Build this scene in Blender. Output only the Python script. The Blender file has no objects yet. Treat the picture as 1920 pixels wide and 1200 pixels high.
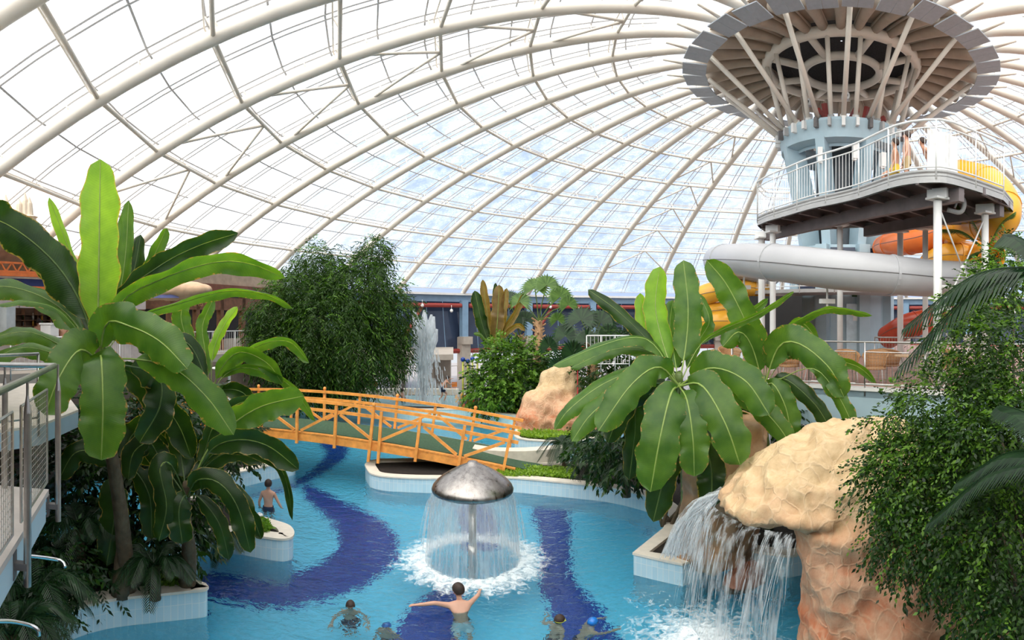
import bpy, math, random
import numpy as np
from mathutils import Vector, Matrix, noise as mnoise

# ------------------------------------------------------------------ camera, sky, exposure
scene = bpy.context.scene
COL = scene.collection
F = 1078.0                       # pixels per radian of the stitched panorama (1920x1200)
EYE = 5.2                        # eye height above the pool water (z = 0)
cd = bpy.data.cameras.new('camera')
cam = bpy.data.objects.new('camera', cd)
COL.objects.link(cam)
cam.location = (0, 0, EYE)
cam.rotation_euler = (math.pi / 2, 0, 0)
cd.type = 'PANO'
cd.panorama_type = 'CENTRAL_CYLINDRICAL'
cd.central_cylindrical_range_u_min = -960 / F
cd.central_cylindrical_range_u_max = 960 / F
cd.central_cylindrical_range_v_min = -600 / F
cd.central_cylindrical_range_v_max = 600 / F
cd.central_cylindrical_radius = 1.0
cd.clip_start = 0.05
cd.clip_end = 1000
scene.camera = cam

world = bpy.data.worlds.new('sky')
scene.world = world
world.use_nodes = True
nt = world.node_tree
nt.nodes.clear()
def wn(t, **k):
    n = nt.nodes.new(t)
    for a, b in k.items(): setattr(n, a, b)
    return n
tc = wn('ShaderNodeTexCoord')
sepw = wn('ShaderNodeSeparateXYZ')
nt.links.new(tc.outputs['Generated'], sepw.inputs[0])
def glow_lobe(direction, lo, hi):
    dn = wn('ShaderNodeVectorMath', operation='DOT_PRODUCT')
    nt.links.new(tc.outputs['Generated'], dn.inputs[0]); dn.inputs[1].default_value = Vector(direction).normalized()
    g = wn('ShaderNodeMapRange', interpolation_type='SMOOTHSTEP')
    g.inputs['From Min'].default_value = lo; g.inputs['From Max'].default_value = hi
    nt.links.new(dn.outputs['Value'], g.inputs['Value']); return g.outputs['Result']
bright = glow_lobe((-0.75, 0.45, 0.55), 0.62, 0.99)     # white cloud on the left
sunny = glow_lobe((-0.35, -0.60, 0.75), 0.45, 0.97)     # veiled sun high behind the viewer
ns = wn('ShaderNodeTexNoise')
ns.inputs['Scale'].default_value = 3.2
ns.inputs['Detail'].default_value = 6
ns.inputs['Roughness'].default_value = 0.6
nt.links.new(tc.outputs['Generated'], ns.inputs['Vector'])
cr = wn('ShaderNodeValToRGB')
cr.color_ramp.elements[0].position = 0.42
cr.color_ramp.elements[0].color = (0.44, 0.57, 0.84, 1)
cr.color_ramp.elements[1].position = 0.80
cr.color_ramp.elements[1].color = (0.78, 0.84, 0.94, 1)
nt.links.new(ns.outputs['Fac'], cr.inputs['Fac'])
mixa = wn('ShaderNodeMix', data_type='RGBA')
nt.links.new(bright, mixa.inputs[0]); nt.links.new(cr.outputs['Color'], mixa.inputs[6]); mixa.inputs[7].default_value = (1.35, 1.33, 1.30, 1)
hi = wn('ShaderNodeMapRange', interpolation_type='SMOOTHSTEP')       # the cloud veil thickens overhead
hi.inputs['From Min'].default_value = 0.24; hi.inputs['From Max'].default_value = 0.52
nt.links.new(sepw.outputs['Z'], hi.inputs['Value'])
mixh = wn('ShaderNodeMix', data_type='RGBA')
nt.links.new(hi.outputs['Result'], mixh.inputs[0]); nt.links.new(mixa.outputs[2], mixh.inputs[6]); mixh.inputs[7].default_value = (1.0, 0.985, 1.0, 1)
mixw = wn('ShaderNodeMix', data_type='RGBA')
nt.links.new(sunny, mixw.inputs[0]); nt.links.new(mixh.outputs[2], mixw.inputs[6]); mixw.inputs[7].default_value = (4.6, 4.35, 3.9, 1)
low = wn('ShaderNodeMapRange')                       # towards and below the horizon: hazy ground light
low.inputs['From Min'].default_value = -0.12
low.inputs['From Max'].default_value = 0.05
nt.links.new(sepw.outputs['Z'], low.inputs['Value'])
mixl = wn('ShaderNodeMix', data_type='RGBA')
nt.links.new(low.outputs['Result'], mixl.inputs[0])
mixl.inputs[6].default_value = (0.8, 0.8, 0.75, 1)
nt.links.new(mixw.outputs[2], mixl.inputs[7])
bgn = wn('ShaderNodeBackground')
bgn.inputs['Strength'].default_value = 0.92
nt.links.new(mixl.outputs[2], bgn.inputs['Color'])
outw = wn('ShaderNodeOutputWorld')
nt.links.new(bgn.outputs[0], outw.inputs['Surface'])

vs = scene.view_settings
vs.view_transform = 'Standard'
vs.look = 'None'
vs.gamma = 1.0
vs.exposure = 0.36
vs.use_curve_mapping = False
cy = scene.cycles
cy.use_denoising = True
cy.max_bounces = 7
cy.diffuse_bounces = 4
cy.glossy_bounces = 3
cy.transmission_bounces = 5
cy.transparent_max_bounces = 24
cy.sample_clamp_indirect = 6
cy.use_adaptive_sampling = True
cy.adaptive_threshold = 0.02

# ------------------------------------------------------------------ helpers
RNG = random.Random(7)
def V(*a): return Vector(a)
def P(px, py, d):
    """world point seen at photo pixel (px, py) at horizontal distance d"""
    a = (px - 960) / F
    return Vector((d * math.sin(a), d * math.cos(a), EYE + (600 - py) / F * d))
def Pz(px, py, z):
    """world point at height z seen at photo pixel (px, py)"""
    return P(px, py, (EYE - z) * F / (py - 600))

class MB:
    def __init__(s): s.v = []; s.f = []; s.m = []; s.uv = {}
    def vert(s, p): s.v.append(tuple(p)); return len(s.v) - 1
    def face(s, ids, m=0, uv=None):
        s.f.append(tuple(ids)); s.m.append(m)
        if uv: s.uv[len(s.f) - 1] = uv
    def box(s, c, size, rz=0.0, m=0, M=None):
        hx, hy, hz = size[0] / 2, size[1] / 2, size[2] / 2
        R = M if M is not None else Matrix.Rotation(rz, 3, 'Z')
        c = Vector(c); b = len(s.v)
        for x, y, z in ((-1,-1,-1),(1,-1,-1),(1,1,-1),(-1,1,-1),(-1,-1,1),(1,-1,1),(1,1,1),(-1,1,1)):
            s.vert(c + R @ Vector((x * hx, y * hy, z * hz)))
        for q in ((0,3,2,1),(4,5,6,7),(0,1,5,4),(1,2,6,5),(2,3,7,6),(3,0,4,7)):
            s.face([b + i for i in q], m)
    def beam(s, a, b, w, h, m=0, up=(0, 0, 1)):
        """box section from a to b, width w sideways, height h along up"""
        a = Vector(a); b = Vector(b); T = (b - a)
        L = T.length
        if L < 1e-6: return
        T.normalize(); S = T.cross(Vector(up))
        if S.length < 1e-4: S = T.cross(Vector((0, 1, 0)))
        S.normalize(); U = S.cross(T)
        M = Matrix((T, S, U)).transposed()
        s.box((a + b) / 2, (L, w, h), m=m, M=M)
    def tube(s, pts, r, n=8, m=0, caps=True, closed=False):
        pts = [Vector(p) for p in pts]; N = len(pts)
        rs = list(r) if hasattr(r, '__len__') else [r] * N
        if N < 2: return
        rings = []; prevS = None
        for i, p in enumerate(pts):
            if closed: T = pts[(i + 1) % N] - pts[i - 1]
            else: T = pts[min(i + 1, N - 1)] - pts[max(i - 1, 0)]
            if T.length < 1e-9: T = Vector((0, 0, 1))
            T.normalize()
            if prevS is None:
                h = Vector((0, 0, 1)) if abs(T.z) < 0.9 else Vector((0, 1, 0))
                S = T.cross(h)
            else: S = prevS - T * prevS.dot(T)
            if S.length < 1e-6: S = T.orthogonal()
            S.normalize(); prevS = S; U = T.cross(S)
            rings.append([s.vert(p + (S * math.cos(2 * math.pi * k / n) + U * math.sin(2 * math.pi * k / n)) * rs[i]) for k in range(n)])
        for i in range(N if closed else N - 1):
            A = rings[i]; B = rings[(i + 1) % N]
            for k in range(n): s.face((A[k], A[(k + 1) % n], B[(k + 1) % n], B[k]), m)
        if caps and not closed:
            s.face(rings[0][::-1], m); s.face(rings[-1], m)
    def lathe(s, prof, c=(0, 0, 0), n=32, m=0, caps=False, wob=None):
        c = Vector(c); rings = []
        for (r, z) in prof:
            rings.append([s.vert(c + Vector((r * math.cos(2 * math.pi * k / n), r * math.sin(2 * math.pi * k / n), z))) for k in range(n)])
        for A, B in zip(rings[:-1], rings[1:]):
            for k in range(n): s.face((A[k], A[(k + 1) % n], B[(k + 1) % n], B[k]), m)
        if caps: s.face(rings[0][::-1], m); s.face(rings[-1], m)
    def prism(s, poly, z0, z1, m=0, mtop=None, top=True, bottom=True):
        n = len(poly)
        a = [s.vert((p[0], p[1], z0)) for p in poly]; b = [s.vert((p[0], p[1], z1)) for p in poly]
        for i in range(n):
            s.face((a[i], a[(i + 1) % n], b[(i + 1) % n], b[i]), m)
        if top: s.face(b, m if mtop is None else mtop)
        if bottom: s.face(a[::-1], m)
    def band(s, pts, z0, z1, thick=0.0, m=0, mtop=None, closed=False):
        """upright wall along a plan polyline, thick to its left side"""
        n = len(pts); P2 = [Vector((p[0], p[1])) for p in pts]; off = []
        for i in range(n):
            if closed: T = P2[(i + 1) % n] - P2[i - 1]
            else: T = P2[min(i + 1, n - 1)] - P2[max(i - 1, 0)]
            T.normalize(); off.append(P2[i] + Vector((-T.y, T.x)) * thick)
        ids = []; L = [0.0]
        for i in range(n): L.append(L[-1] + (P2[(i + 1) % n] - P2[i]).length)
        for i in range(n):
            a, b = P2[i], off[i]
            ids.append([s.vert((a.x, a.y, z0)), s.vert((a.x, a.y, z1)), s.vert((b.x, b.y, z1)), s.vert((b.x, b.y, z0))])
        for i in range(n if closed else n - 1):
            A = ids[i]; B = ids[(i + 1) % n]
            s.face((A[0], B[0], B[1], A[1]), m, [(L[i], z0), (L[i + 1], z0), (L[i + 1], z1), (L[i], z1)])
            s.face((A[1], B[1], B[2], A[2]), m if mtop is None else mtop)
            s.face((A[2], B[2], B[3], A[3]), m)
        if not closed:
            s.face(ids[0][::-1], m); s.face(ids[-1], m)
    def build(s, name, mat=None, parent=None, smooth=False, mats=None):
        me = bpy.data.meshes.new(name)
        me.from_pydata(s.v, [], s.f)
        for mm in (mats or ([mat] if mat else [])): me.materials.append(mm)
        if s.m and max(s.m) > 0: me.polygons.foreach_set('material_index', s.m)
        if s.uv:
            ul = me.uv_layers.new(name='UVMap')
            buf = np.zeros(len(me.loops) * 2)
            li = 0
            for k, f in enumerate(s.f):
                u = s.uv.get(k)
                if u:
                    for j, q in enumerate(u): buf[2 * (li + j)] = q[0]; buf[2 * (li + j) + 1] = q[1]
                li += len(f)
            ul.data.foreach_set('uv', buf)
        if smooth: me.polygons.foreach_set('use_smooth', [True] * len(me.polygons))
        me.update()
        o = bpy.data.objects.new(name, me)
        COL.objects.link(o)
        if parent is not None:
            o.parent = parent
            if parent.type == 'EMPTY' or True:
                o.matrix_parent_inverse = Matrix.Translation(-world_loc(parent))
        return o
LOCS = {}
def world_loc(o):
    l = Vector(o.location)
    if o.parent is not None and o.type == 'EMPTY': l = l
    return l if o.parent is None else Vector((0, 0, 0)) + world_loc_of_chain(o)
def world_loc_of_chain(o):
    # every child mesh carries world coordinates, so its own location stays zero and its world matrix is identity
    return Vector((0, 0, 0))
def tag(o, label=None, cat=None, group=None, kind=None):
    if label: o['label'] = label
    if cat: o['category'] = cat
    if group: o['group'] = group
    if kind: o['kind'] = kind
    return o
def empty(name, loc, label=None, cat=None, group=None, kind=None):
    o = bpy.data.objects.new(name, None)
    o.empty_display_size = 0.2
    COL.objects.link(o); o.location = loc
    return tag(o, label, cat, group, kind)
def copy_tree(o, parent=None):
    c = o.copy(); COL.objects.link(c)
    if parent is not None: c.parent = parent
    for ch in list(o.children): copy_tree(ch, c)
    return c
def fastmesh(name, verts, quads, mat, parent=None, smooth=False):
    """verts (N,3) array, quads (M,4) array"""
    me = bpy.data.meshes.new(name)
    verts = np.asarray(verts, dtype=np.float32); quads = np.asarray(quads, dtype=np.int32)
    k = quads.shape[1]
    me.vertices.add(len(verts)); me.vertices.foreach_set('co', verts.ravel())
    me.loops.add(quads.size); me.loops.foreach_set('vertex_index', quads.ravel())
    me.polygons.add(len(quads))
    me.polygons.foreach_set('loop_start', np.arange(0, quads.size, k, dtype=np.int32))
    me.polygons.foreach_set('loop_total', np.full(len(quads), k, dtype=np.int32))
    if smooth: me.polygons.foreach_set('use_smooth', np.ones(len(quads), dtype=bool))
    me.materials.append(mat); me.update(calc_edges=True)
    o = bpy.data.objects.new(name, me); COL.objects.link(o)
    if parent is not None:
        o.parent = parent; o.matrix_parent_inverse = Matrix.Translation(-world_loc(parent))
    return o
def catmull(pts, k=8):
    pts = [Vector(p) for p in pts]
    if len(pts) < 3:
        return [pts[0].lerp(pts[-1], i / k) for i in range(k + 1)]
    out = []
    for i in range(len(pts) - 1):
        p0 = pts[i - 1] if i else pts[0] * 2 - pts[1]
        p1, p2 = pts[i], pts[i + 1]
        p3 = pts[i + 2] if i + 2 < len(pts) else pts[-1] * 2 - pts[-2]
        for j in range(k):
            t = j / k
            out.append(0.5 * ((2 * p1) + (p2 - p0) * t + (2 * p0 - 5 * p1 + 4 * p2 - p3) * t * t + (3 * p1 - p0 - 3 * p2 + p3) * t ** 3))
    out.append(pts[-1])
    return out

# ------------------------------------------------------------------ materials
MATS = {}
class NT:
    def __init__(s, name):
        s.m = bpy.data.materials.new(name); s.m.use_nodes = True
        s.t = s.m.node_tree; s.t.nodes.clear()
        s.out = s.n('ShaderNodeOutputMaterial')
    def n(s, t, ins=None, **k):
        x = s.t.nodes.new(t)
        for a, b in k.items(): setattr(x, a, b)
        for a, b in (ins or {}).items():
            if hasattr(b, 'is_linked') or hasattr(b, 'links'): s.t.links.new(b, x.inputs[a])
            else: x.inputs[a].default_value = b
        return x
    def link(s, a, b): s.t.links.new(a, b)
    def surf(s, o): s.link(o, s.out.inputs['Surface']); return s.m
    def noise(s, scale, detail=3, rough=0.5, vec=None, w=None):
        x = s.n('ShaderNodeTexNoise'); x.inputs['Scale'].default_value = scale
        x.inputs['Detail'].default_value = detail; x.inputs['Roughness'].default_value = rough
        if vec is None: vec = s.obj()
        s.link(vec, x.inputs['Vector']); return x
    def obj(s):
        if not hasattr(s, '_tc'): s._tc = s.n('ShaderNodeTexCoord')
        return s._tc.outputs['Object']
    def uv(s):
        s.obj(); return s._tc.outputs['UV']
    def ramp(s, fac, stops):
        x = s.n('ShaderNodeValToRGB'); e = x.color_ramp.elements
        while len(e) < len(stops): e.new(0.5)
        for i, (p, c) in enumerate(stops): e[i].position = p; e[i].color = (*c, 1)
        s.link(fac, x.inputs['Fac']); return x.outputs['Color']
    def mix(s, fac, a, b, blend='MIX'):
        x = s.n('ShaderNodeMix', data_type='RGBA', blend_type=blend)
        for i, q in ((0, fac), (6, a), (7, b)):
            if hasattr(q, 'is_linked'): s.link(q, x.inputs[i])
            else: x.inputs[i].default_value = q if i == 0 else (*q, 1)
        return x.outputs[2]
    def math(s, op, a, b=None, c=None, clamp=False):
        x = s.n('ShaderNodeMath', operation=op); x.use_clamp = clamp
        for i, q in enumerate((a, b, c)):
            if q is None: continue
            if hasattr(q, 'is_linked'): s.link(q, x.inputs[i])
            else: x.inputs[i].default_value = q
        return x.outputs[0]
    def bump(s, h, strength=0.3, dist=0.02):
        x = s.n('ShaderNodeBump'); x.inputs['Strength'].default_value = strength; x.inputs['Distance'].default_value = dist
        s.link(h, x.inputs['Height']); return x.outputs['Normal']
def pbr(name, col, rough=0.5, metal=0.0, var=0.12, vscale=4.0, bump=0.0, bscale=30.0, spec=0.5, coat=0.0):
    if name in MATS: return MATS[name]
    t = NT(name)
    nz = t.noise(vscale, 4)
    dark = tuple(c * (1 - var) for c in col); light = tuple(min(1, c * (1 + var)) for c in col)
    c = t.ramp(nz.outputs['Fac'], [(0.3, dark), (0.7, light)])
    b = t.n('ShaderNodeBsdfPrincipled', {'Roughness': rough, 'Metallic': metal})
    b.inputs['Specular IOR Level'].default_value = spec
    b.inputs['Coat Weight'].default_value = coat
    t.link(c, b.inputs['Base Color'])
    if bump:
        n2 = t.noise(bscale, 5); t.link(t.bump(n2.outputs['Fac'], bump), b.inputs['Normal'])
    MATS[name] = t.surf(b.outputs[0]); return MATS[name]
def leafmat(name, c1, c2, trans=0.35, rough=0.45, scale=3.0, spec=0.4):
    t = NT(name)
    nz = t.noise(scale, 5)
    oi = t.n('ShaderNodeNewGeometry')
    r = t.math('ADD', t.math('MULTIPLY', nz.outputs['Fac'], 0.6), t.math('MULTIPLY', oi.outputs['Random Per Island'], 0.4))
    c = t.ramp(r, [(0.3, c1), (0.72, c2)])
    b = t.n('ShaderNodeBsdfPrincipled', {'Roughness': rough}); b.inputs['Specular IOR Level'].default_value = spec
    t.link(c, b.inputs['Base Color'])
    tr = t.n('ShaderNodeBsdfTranslucent')
    t.link(t.mix(1.0, c, (1.3, 1.5, 0.5), 'MULTIPLY'), tr.inputs['Color'])
    mx = t.n('ShaderNodeMixShader', {0: trans}); t.link(b.outputs[0], mx.inputs[1]); t.link(tr.outputs[0], mx.inputs[2])
    MATS[name] = t.surf(mx.outputs[0]); return MATS[name]
def emit(name, col, s):
    t = NT(name); e = t.n('ShaderNodeEmission', {'Strength': s}); e.inputs['Color'].default_value = (*col, 1)
    MATS[name] = t.surf(e.outputs[0]); return MATS[name]

M_STEEL = pbr('painted_cream_steel', (0.80, 0.74, 0.66), 0.4, 0, 0.05, 1.2)
M_FRAME = pbr('glazing_bar_paint', (0.50, 0.49, 0.49), 0.5, 0, 0.06, 2)
M_WHITE = pbr('white_paint', (0.78, 0.78, 0.77), 0.35, 0, 0.05, 2)
M_GREY = pbr('grey_paint', (0.42, 0.42, 0.42), 0.4, 0, 0.08, 3)
M_DGREY = pbr('dark_grey_steel', (0.13, 0.12, 0.12), 0.5, 0, 0.2, 3)
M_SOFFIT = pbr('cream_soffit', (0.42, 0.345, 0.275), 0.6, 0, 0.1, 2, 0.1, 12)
M_BLUEGREY = pbr('pale_blue_render', (0.40, 0.54, 0.62), 0.55, 0, 0.06, 1.5)
M_BLUE = pbr('steel_blue_paint', (0.20, 0.32, 0.46), 0.45, 0, 0.08, 1.5)
M_STAIN = pbr('brushed_stainless', (0.55, 0.53, 0.51), 0.32, 1.0, 0.12, 9)
M_CHROME = pbr('polished_chrome', (0.75, 0.75, 0.76), 0.08, 1.0, 0.03, 5)
M_RED = pbr('dark_red_paint', (0.28, 0.035, 0.025), 0.45, 0, 0.15, 3)
M_YEL = pbr('yellow_fibreglass', (0.80, 0.40, 0.04), 0.25, 0, 0.08, 1.2)
M_ORA = pbr('orange_fibreglass', (0.80, 0.19, 0.04), 0.25, 0, 0.08, 1.2)
M_SILV = pbr('pale_grey_fibreglass', (0.42, 0.42, 0.44), 0.3, 0, 0.05, 1.0)
M_PANEL = pbr('grey_panel', (0.40, 0.44, 0.50), 0.5, 0, 0.06, 6)
M_WOOD = pbr('honey_varnished_pine', (0.80, 0.33, 0.07), 0.42, 0, 0.18, 5, 0.15, 25)
M_CARPET = pbr('green_carpet', (0.045, 0.10, 0.055), 0.95, 0, 0.25, 14, 0.3, 200)
M_SOIL = pbr('planting_soil', (0.018, 0.013, 0.010), 0.95, 0, 0.3, 8, 0.4, 30)
M_RIM = pbr('ivory_rim_stone', (0.72, 0.66, 0.57), 0.55, 0, 0.08, 6, 0.1, 40)
M_TERR = pbr('terracotta_paving', (0.42, 0.25, 0.20), 0.6, 0, 0.12, 5, 0.1, 20)
M_DARKWIN = pbr('dark_blue_glazing', (0.030, 0.045, 0.085), 0.12, 0, 0.2, 0.6)
M_WICK = pbr('woven_wicker', (0.42, 0.22, 0.10), 0.6, 0, 0.3, 60, 0.5, 90)
M_BEAM = pbr('brown_grey_beam', (0.17, 0.14, 0.14), 0.5, 0, 0.15, 3)
M_BLACK = pbr('black_paint', (0.015, 0.015, 0.017), 0.4, 0, 0.2, 3)
M_SAND = pbr('sand_plaster', (0.62, 0.42, 0.27), 0.8, 0, 0.12, 4, 0.3, 15)
M_BROWN = pbr('brown_timber', (0.16, 0.075, 0.035), 0.6, 0, 0.2, 4, 0.2, 20)
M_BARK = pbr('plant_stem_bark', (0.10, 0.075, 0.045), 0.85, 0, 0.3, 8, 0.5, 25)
M_STEM = pbr('green_stem', (0.10, 0.15, 0.035), 0.5, 0, 0.2, 8)
# ------------------------------------------------------------------ the dome
HX, HY = 15.64, 24.24            # axis of the dome
NR = 32
TH0 = math.radians(191.76)
RING = [(36.0, 7.7), (32.6, 10.0), (29.2, 11.7), (25.8, 13.2), (22.2, 14.5), (18.6, 15.7), (14.9, 16.6), (11.2, 17.4)]
_pf = np.polyfit([r for r, z in RING] + [3.75], [z for r, z in RING] + [18.05], 4)
def dz(r): return float(np.polyval(_pf, r))
def D(r, j, off=0.0):
    """point on the dome: plan radius r, rib number j (may be fractional), off = outward offset"""
    a = TH0 - j * 2 * math.pi / NR
    z = dz(r)
    if off:
        sl = (dz(r + .1) - dz(r - .1)) / .2
        n = Vector((-sl, 1)).normalized()      # (radial, up)
        rr = r + n.x * off; z = z + n.y * off
    else: rr = r
    return Vector((HX + rr * math.cos(a), HY + rr * math.sin(a), z))

def mat_roof():
    t = NT('roof_glazing')
    nz = t.noise(0.9, 5, 0.6); n2 = t.noise(7.0, 3)
    tr = t.n('ShaderNodeBsdfTransparent'); tr.inputs['Color'].default_value = (0.93, 0.965, 1.0, 1)
    tl = t.n('ShaderNodeBsdfTranslucent'); tl.inputs['Color'].default_value = (0.85, 0.92, 1.0, 1)
    df = t.n('ShaderNodeBsdfDiffuse'); df.inputs['Color'].default_value = (0.75, 0.85, 0.95, 1)
    a = t.n('ShaderNodeAddShader'); t.link(tl.outputs[0], a.inputs[0]); t.link(df.outputs[0], a.inputs[1])
    f = t.n('ShaderNodeMapRange', {'From Min': 0.35, 'From Max': 0.75, 'To Min': 0.04, 'To Max': 0.34})
    t.link(t.math('MULTIPLY', nz.outputs['Fac'], t.math('ADD', n2.outputs['Fac'], 0.5)), f.inputs['Value'])
    mx = t.n('ShaderNodeMixShader'); t.link(f.outputs[0], mx.inputs[0]); t.link(tr.outputs[0], mx.inputs[1]); t.link(a.outputs[0], mx.inputs[2])
    return t.surf(mx.outputs[0])
M_ROOF = mat_roof()

roof = empty('ceiling', (HX, HY, 7.7), kind='structure')
roof['label'] = 'domed glass roof on radial cream steel tubes'
# panes
mb = MB(); NA = 128; rads = [36 - 1.7 * i for i in range(0, 18)] 
G = [[mb.vert(D(r, j * NR / NA, 0.62)) for j in range(NA)] for r in rads]
for A, B in zip(G[:-1], G[1:]):
    for k in range(NA): mb.face((A[k], A[(k + 1) % NA], B[(k + 1) % NA], B[k]))
mb.build('roof_glass', M_ROOF, roof, smooth=True)
# glazing bars (a surface pattern of thin frames over the whole dome)
mb = MB()
for j in range(NR * 2):
    jj = j / 2
    pts = [D(r, jj, 0.56) for r in np.linspace(36, 9.3, 14)]
    if j % 2:
        for s in (-0.018, 0.018):
            mb.tube([D(r, jj + s * 3.2 * (14 / max(r, 10)), 0.50) for r in np.linspace(36, 9.3, 14)], 0.031, 5)
    else:
        for s in (-1, 1):
            mb.tube([D(r, jj + s * 0.21 * 5.1 / max(r, 9), 0.50) for r in np.linspace(36, 9.3, 14)], 0.032, 5)
for i in range(0, 17):
    r = 36 - 1.7 * i
    if r < 9.3: break
    mb.tube([D(r, k / 2, 0.53) for k in range(NR * 2)], 0.034, 5, closed=True)
    if i % 2 == 0 and 0:
        mb.tube([D(r - .35, k / 2, 0.53) for k in range(NR * 2)], 0.018, 4, closed=True)
mb.build('glazing_frame', M_FRAME, roof)
# ribs
for j in range(NR):
    mb = MB()
    rs = list(np.linspace(36, 3.9, 22))
    mb.tube([D(r, j) for r in rs], 0.22, 12)
    # small upstand plate carrying the glazing
    for r in np.linspace(34.5, 10, 12):
        mb.tube([D(r, j, 0.15), D(r, j, 0.5)], 0.03, 5)
    mb.build('rib', M_STEEL, roof, smooth=True)
# purlin rings with their short stubs to the middle glazing bars
for i, (r, z) in enumerate(RING):
    if i == 0: continue
    mb = MB()
    for j in range(NR):
        mb.tube([D(r, j), D(r, j + 1)], 0.075 if r > 12 else 0.065, 8)
        mid = (D(r, j) + D(r, j + 1)) / 2
        mb.tube([mid, D(r, j + .5, 0.5)], 0.03, 5)
        for s in (0.06, 0.94):
            a = D(r, j).lerp(D(r, j + 1), s); mb.tube([a, D(r, j + s, 0.5)], 0.025, 4)
        mb.tube([D(r + 0.12, j, 0.36), D(r + 0.12, j + 1, 0.36)], 0.03, 5)
    mb.build('purlin_ring', M_STEEL, roof, smooth=True)
# V braces in every eighth bay
for j0 in (0, 8, 16, 24):
    for i in range(1, len(RING)):
        r = RING[i][0]; rl = RING[i - 1][0]
        mid = (D(r, j0) + D(r, j0 + 1)) / 2
        if i == 1: continue
        for s in (0, 1):
            mb = MB(); mb.tube([mid, D(rl + (r - rl) * 0.12, j0 + s)], 0.06, 8)
            mb.build('roof_brace', M_STEEL, roof, smooth=True)

# ------------------------------------------------------------------ underside of the crown
RIMR, RIMZ = 6.8, 17.33
INR, INZ = 3.75, 17.85
def C(r, a, z): return Vector((HX + r * math.cos(a), HY + r * math.sin(a), z))
crown = empty('roof_crown', (HX, HY, RIMZ), 'cream round crown at the dome top with radial beams and hanging panels', 'roof crown')
mb = MB()   # closed soffit behind the radial beams
n = 96
A = [mb.vert(C(RIMR + .25, 2 * math.pi * k / n, RIMZ + .75)) for k in range(n)]
B = [mb.vert(C(INR, 2 * math.pi * k / n, INZ + .45)) for k in range(n)]
A2 = [mb.vert(C(RIMR + .25, 2 * math.pi * k / n, RIMZ + .83)) for k in range(n)]
B2 = [mb.vert(C(INR, 2 * math.pi * k / n, INZ + .53)) for k in range(n)]
for k in range(n):
    q = (k + 1) % n
    mb.face((A[k], A[q], B[q], B[k])); mb.face((A2[k], B2[k], B2[q], A2[q]))
    mb.face((A[k], A2[k], A2[q], A[q])); mb.face((B[k], B[q], B2[q], B2[k]))
mb.build('soffit', M_SOFFIT, crown)
for j in range(NR):
    a = TH0 - j * 2 * math.pi / NR
    mb = MB()
    T = [(RIMR + 0.1, RIMZ + .30), (6.4, RIMZ + .38), (5.0, INZ + .06), (INR, INZ + .12)]
    pts = [C(r, a, z) for r, z in T]
    mb.tube(pts, [0.30, 0.28, 0.24, 0.20], 10)
    mb.build('radial_beam', M_SOFFIT, crown, smooth=True)
for (rr, zz, rad, nm) in ((INR, INZ, 0.26, 'inner_ring'), (1.9, INZ - .25, 0.2, 'inner_ring')):
    mb = MB(); mb.tube([C(rr, 2 * math.pi * k / 64, zz) for k in range(64)], rad, 10, closed=True)
    mb.build(nm, M_STEEL, crown, smooth=True)
for k in range(8):
    a = TH0 + (k + .5) * math.pi / 4
    mb = MB(); mb.tube([C(1.9, a, INZ - .25), C(INR, a, INZ - .05)], 0.17, 10); mb.build('spoke', M_STEEL, crown, smooth=True)
# dark shade cloth over the oculus, bright lantern glazing beyond it
mb = MB(); mb.lathe([(INR + .1, 18.35), (2.4, 19.0), (1.2, 19.15), (0.05, 19.2)], (HX, HY, 0), 48)
mb.build('shade_cloth', pbr('charcoal_mesh_cloth', (0.05, 0.05, 0.055), 0.9, 0, 0.5, 25), crown, smooth=True)
# the hanging square panels round the rim
for j in range(NR):
    a = TH0 - (j + .5) * 2 * math.pi / NR
    mb = MB()
    e = Vector((math.cos(a), math.sin(a), 0)); s_ = Vector((-e.y, e.x, 0))
    c0 = C(RIMR + .5, a, RIMZ - .05 + (0.05 if j % 2 else 0))
    T = (e + Vector((0, 0, 0.10))).normalized()
    for sgn in (-1, 1):
        mb.box(c0 + s_ * sgn * 0.31, (1.15, 0.60, 0.05), M=Matrix((T, s_, T.cross(s_))).transposed(), m=0)
    p = mb.build('hanging_panel', M_PANEL, crown)
    mb = MB()
    mb.tube([c0 + T * .4, c0 + T * .4 + Vector((0, 0, .6))], 0.03, 6)
    mb.build('panel_hanger', M_WHITE, p)
# ring of jutting stub tubes above the panels
for j in range(NR):
    a = TH0 - (j + .5) * 2 * math.pi / NR
    mb = MB(); mb.tube([C(RIMR + .9, a, RIMZ + .2), C(RIMR + 2.0, a, RIMZ + .42)], 0.07, 7); mb.build('stub_tube', M_STEEL, crown, smooth=True)
# ------------------------------------------------------------------ the central tower under the crown
tower = empty('slide_tower', (HX, HY, 3.55), 'round pale blue concrete tower carrying the dome on cream props', 'tower')
def ang(px): return (px - 960) / F
AC = math.atan2(-HY, -HX)        # direction from the axis towards the camera
# collar
mb = MB()
mb.lathe([(2.55, 13.35), (3.0, 13.45), (3.12, 14.2), (3.12, 14.32), (2.7, 14.36), (2.5, 14.0), (2.45, 13.35), (2.55, 13.35)], (HX, HY, 0), 48)
mb.build('collar', M_BLUEGREY, tower, smooth=False)
mb = MB()
for z in (13.9,):
    mb.lathe([(2.42, 13.2), (2.46, 13.9)], (HX, HY, 0), 40)
mb.build('collar_lining', M_BLUEGREY, tower)
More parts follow.
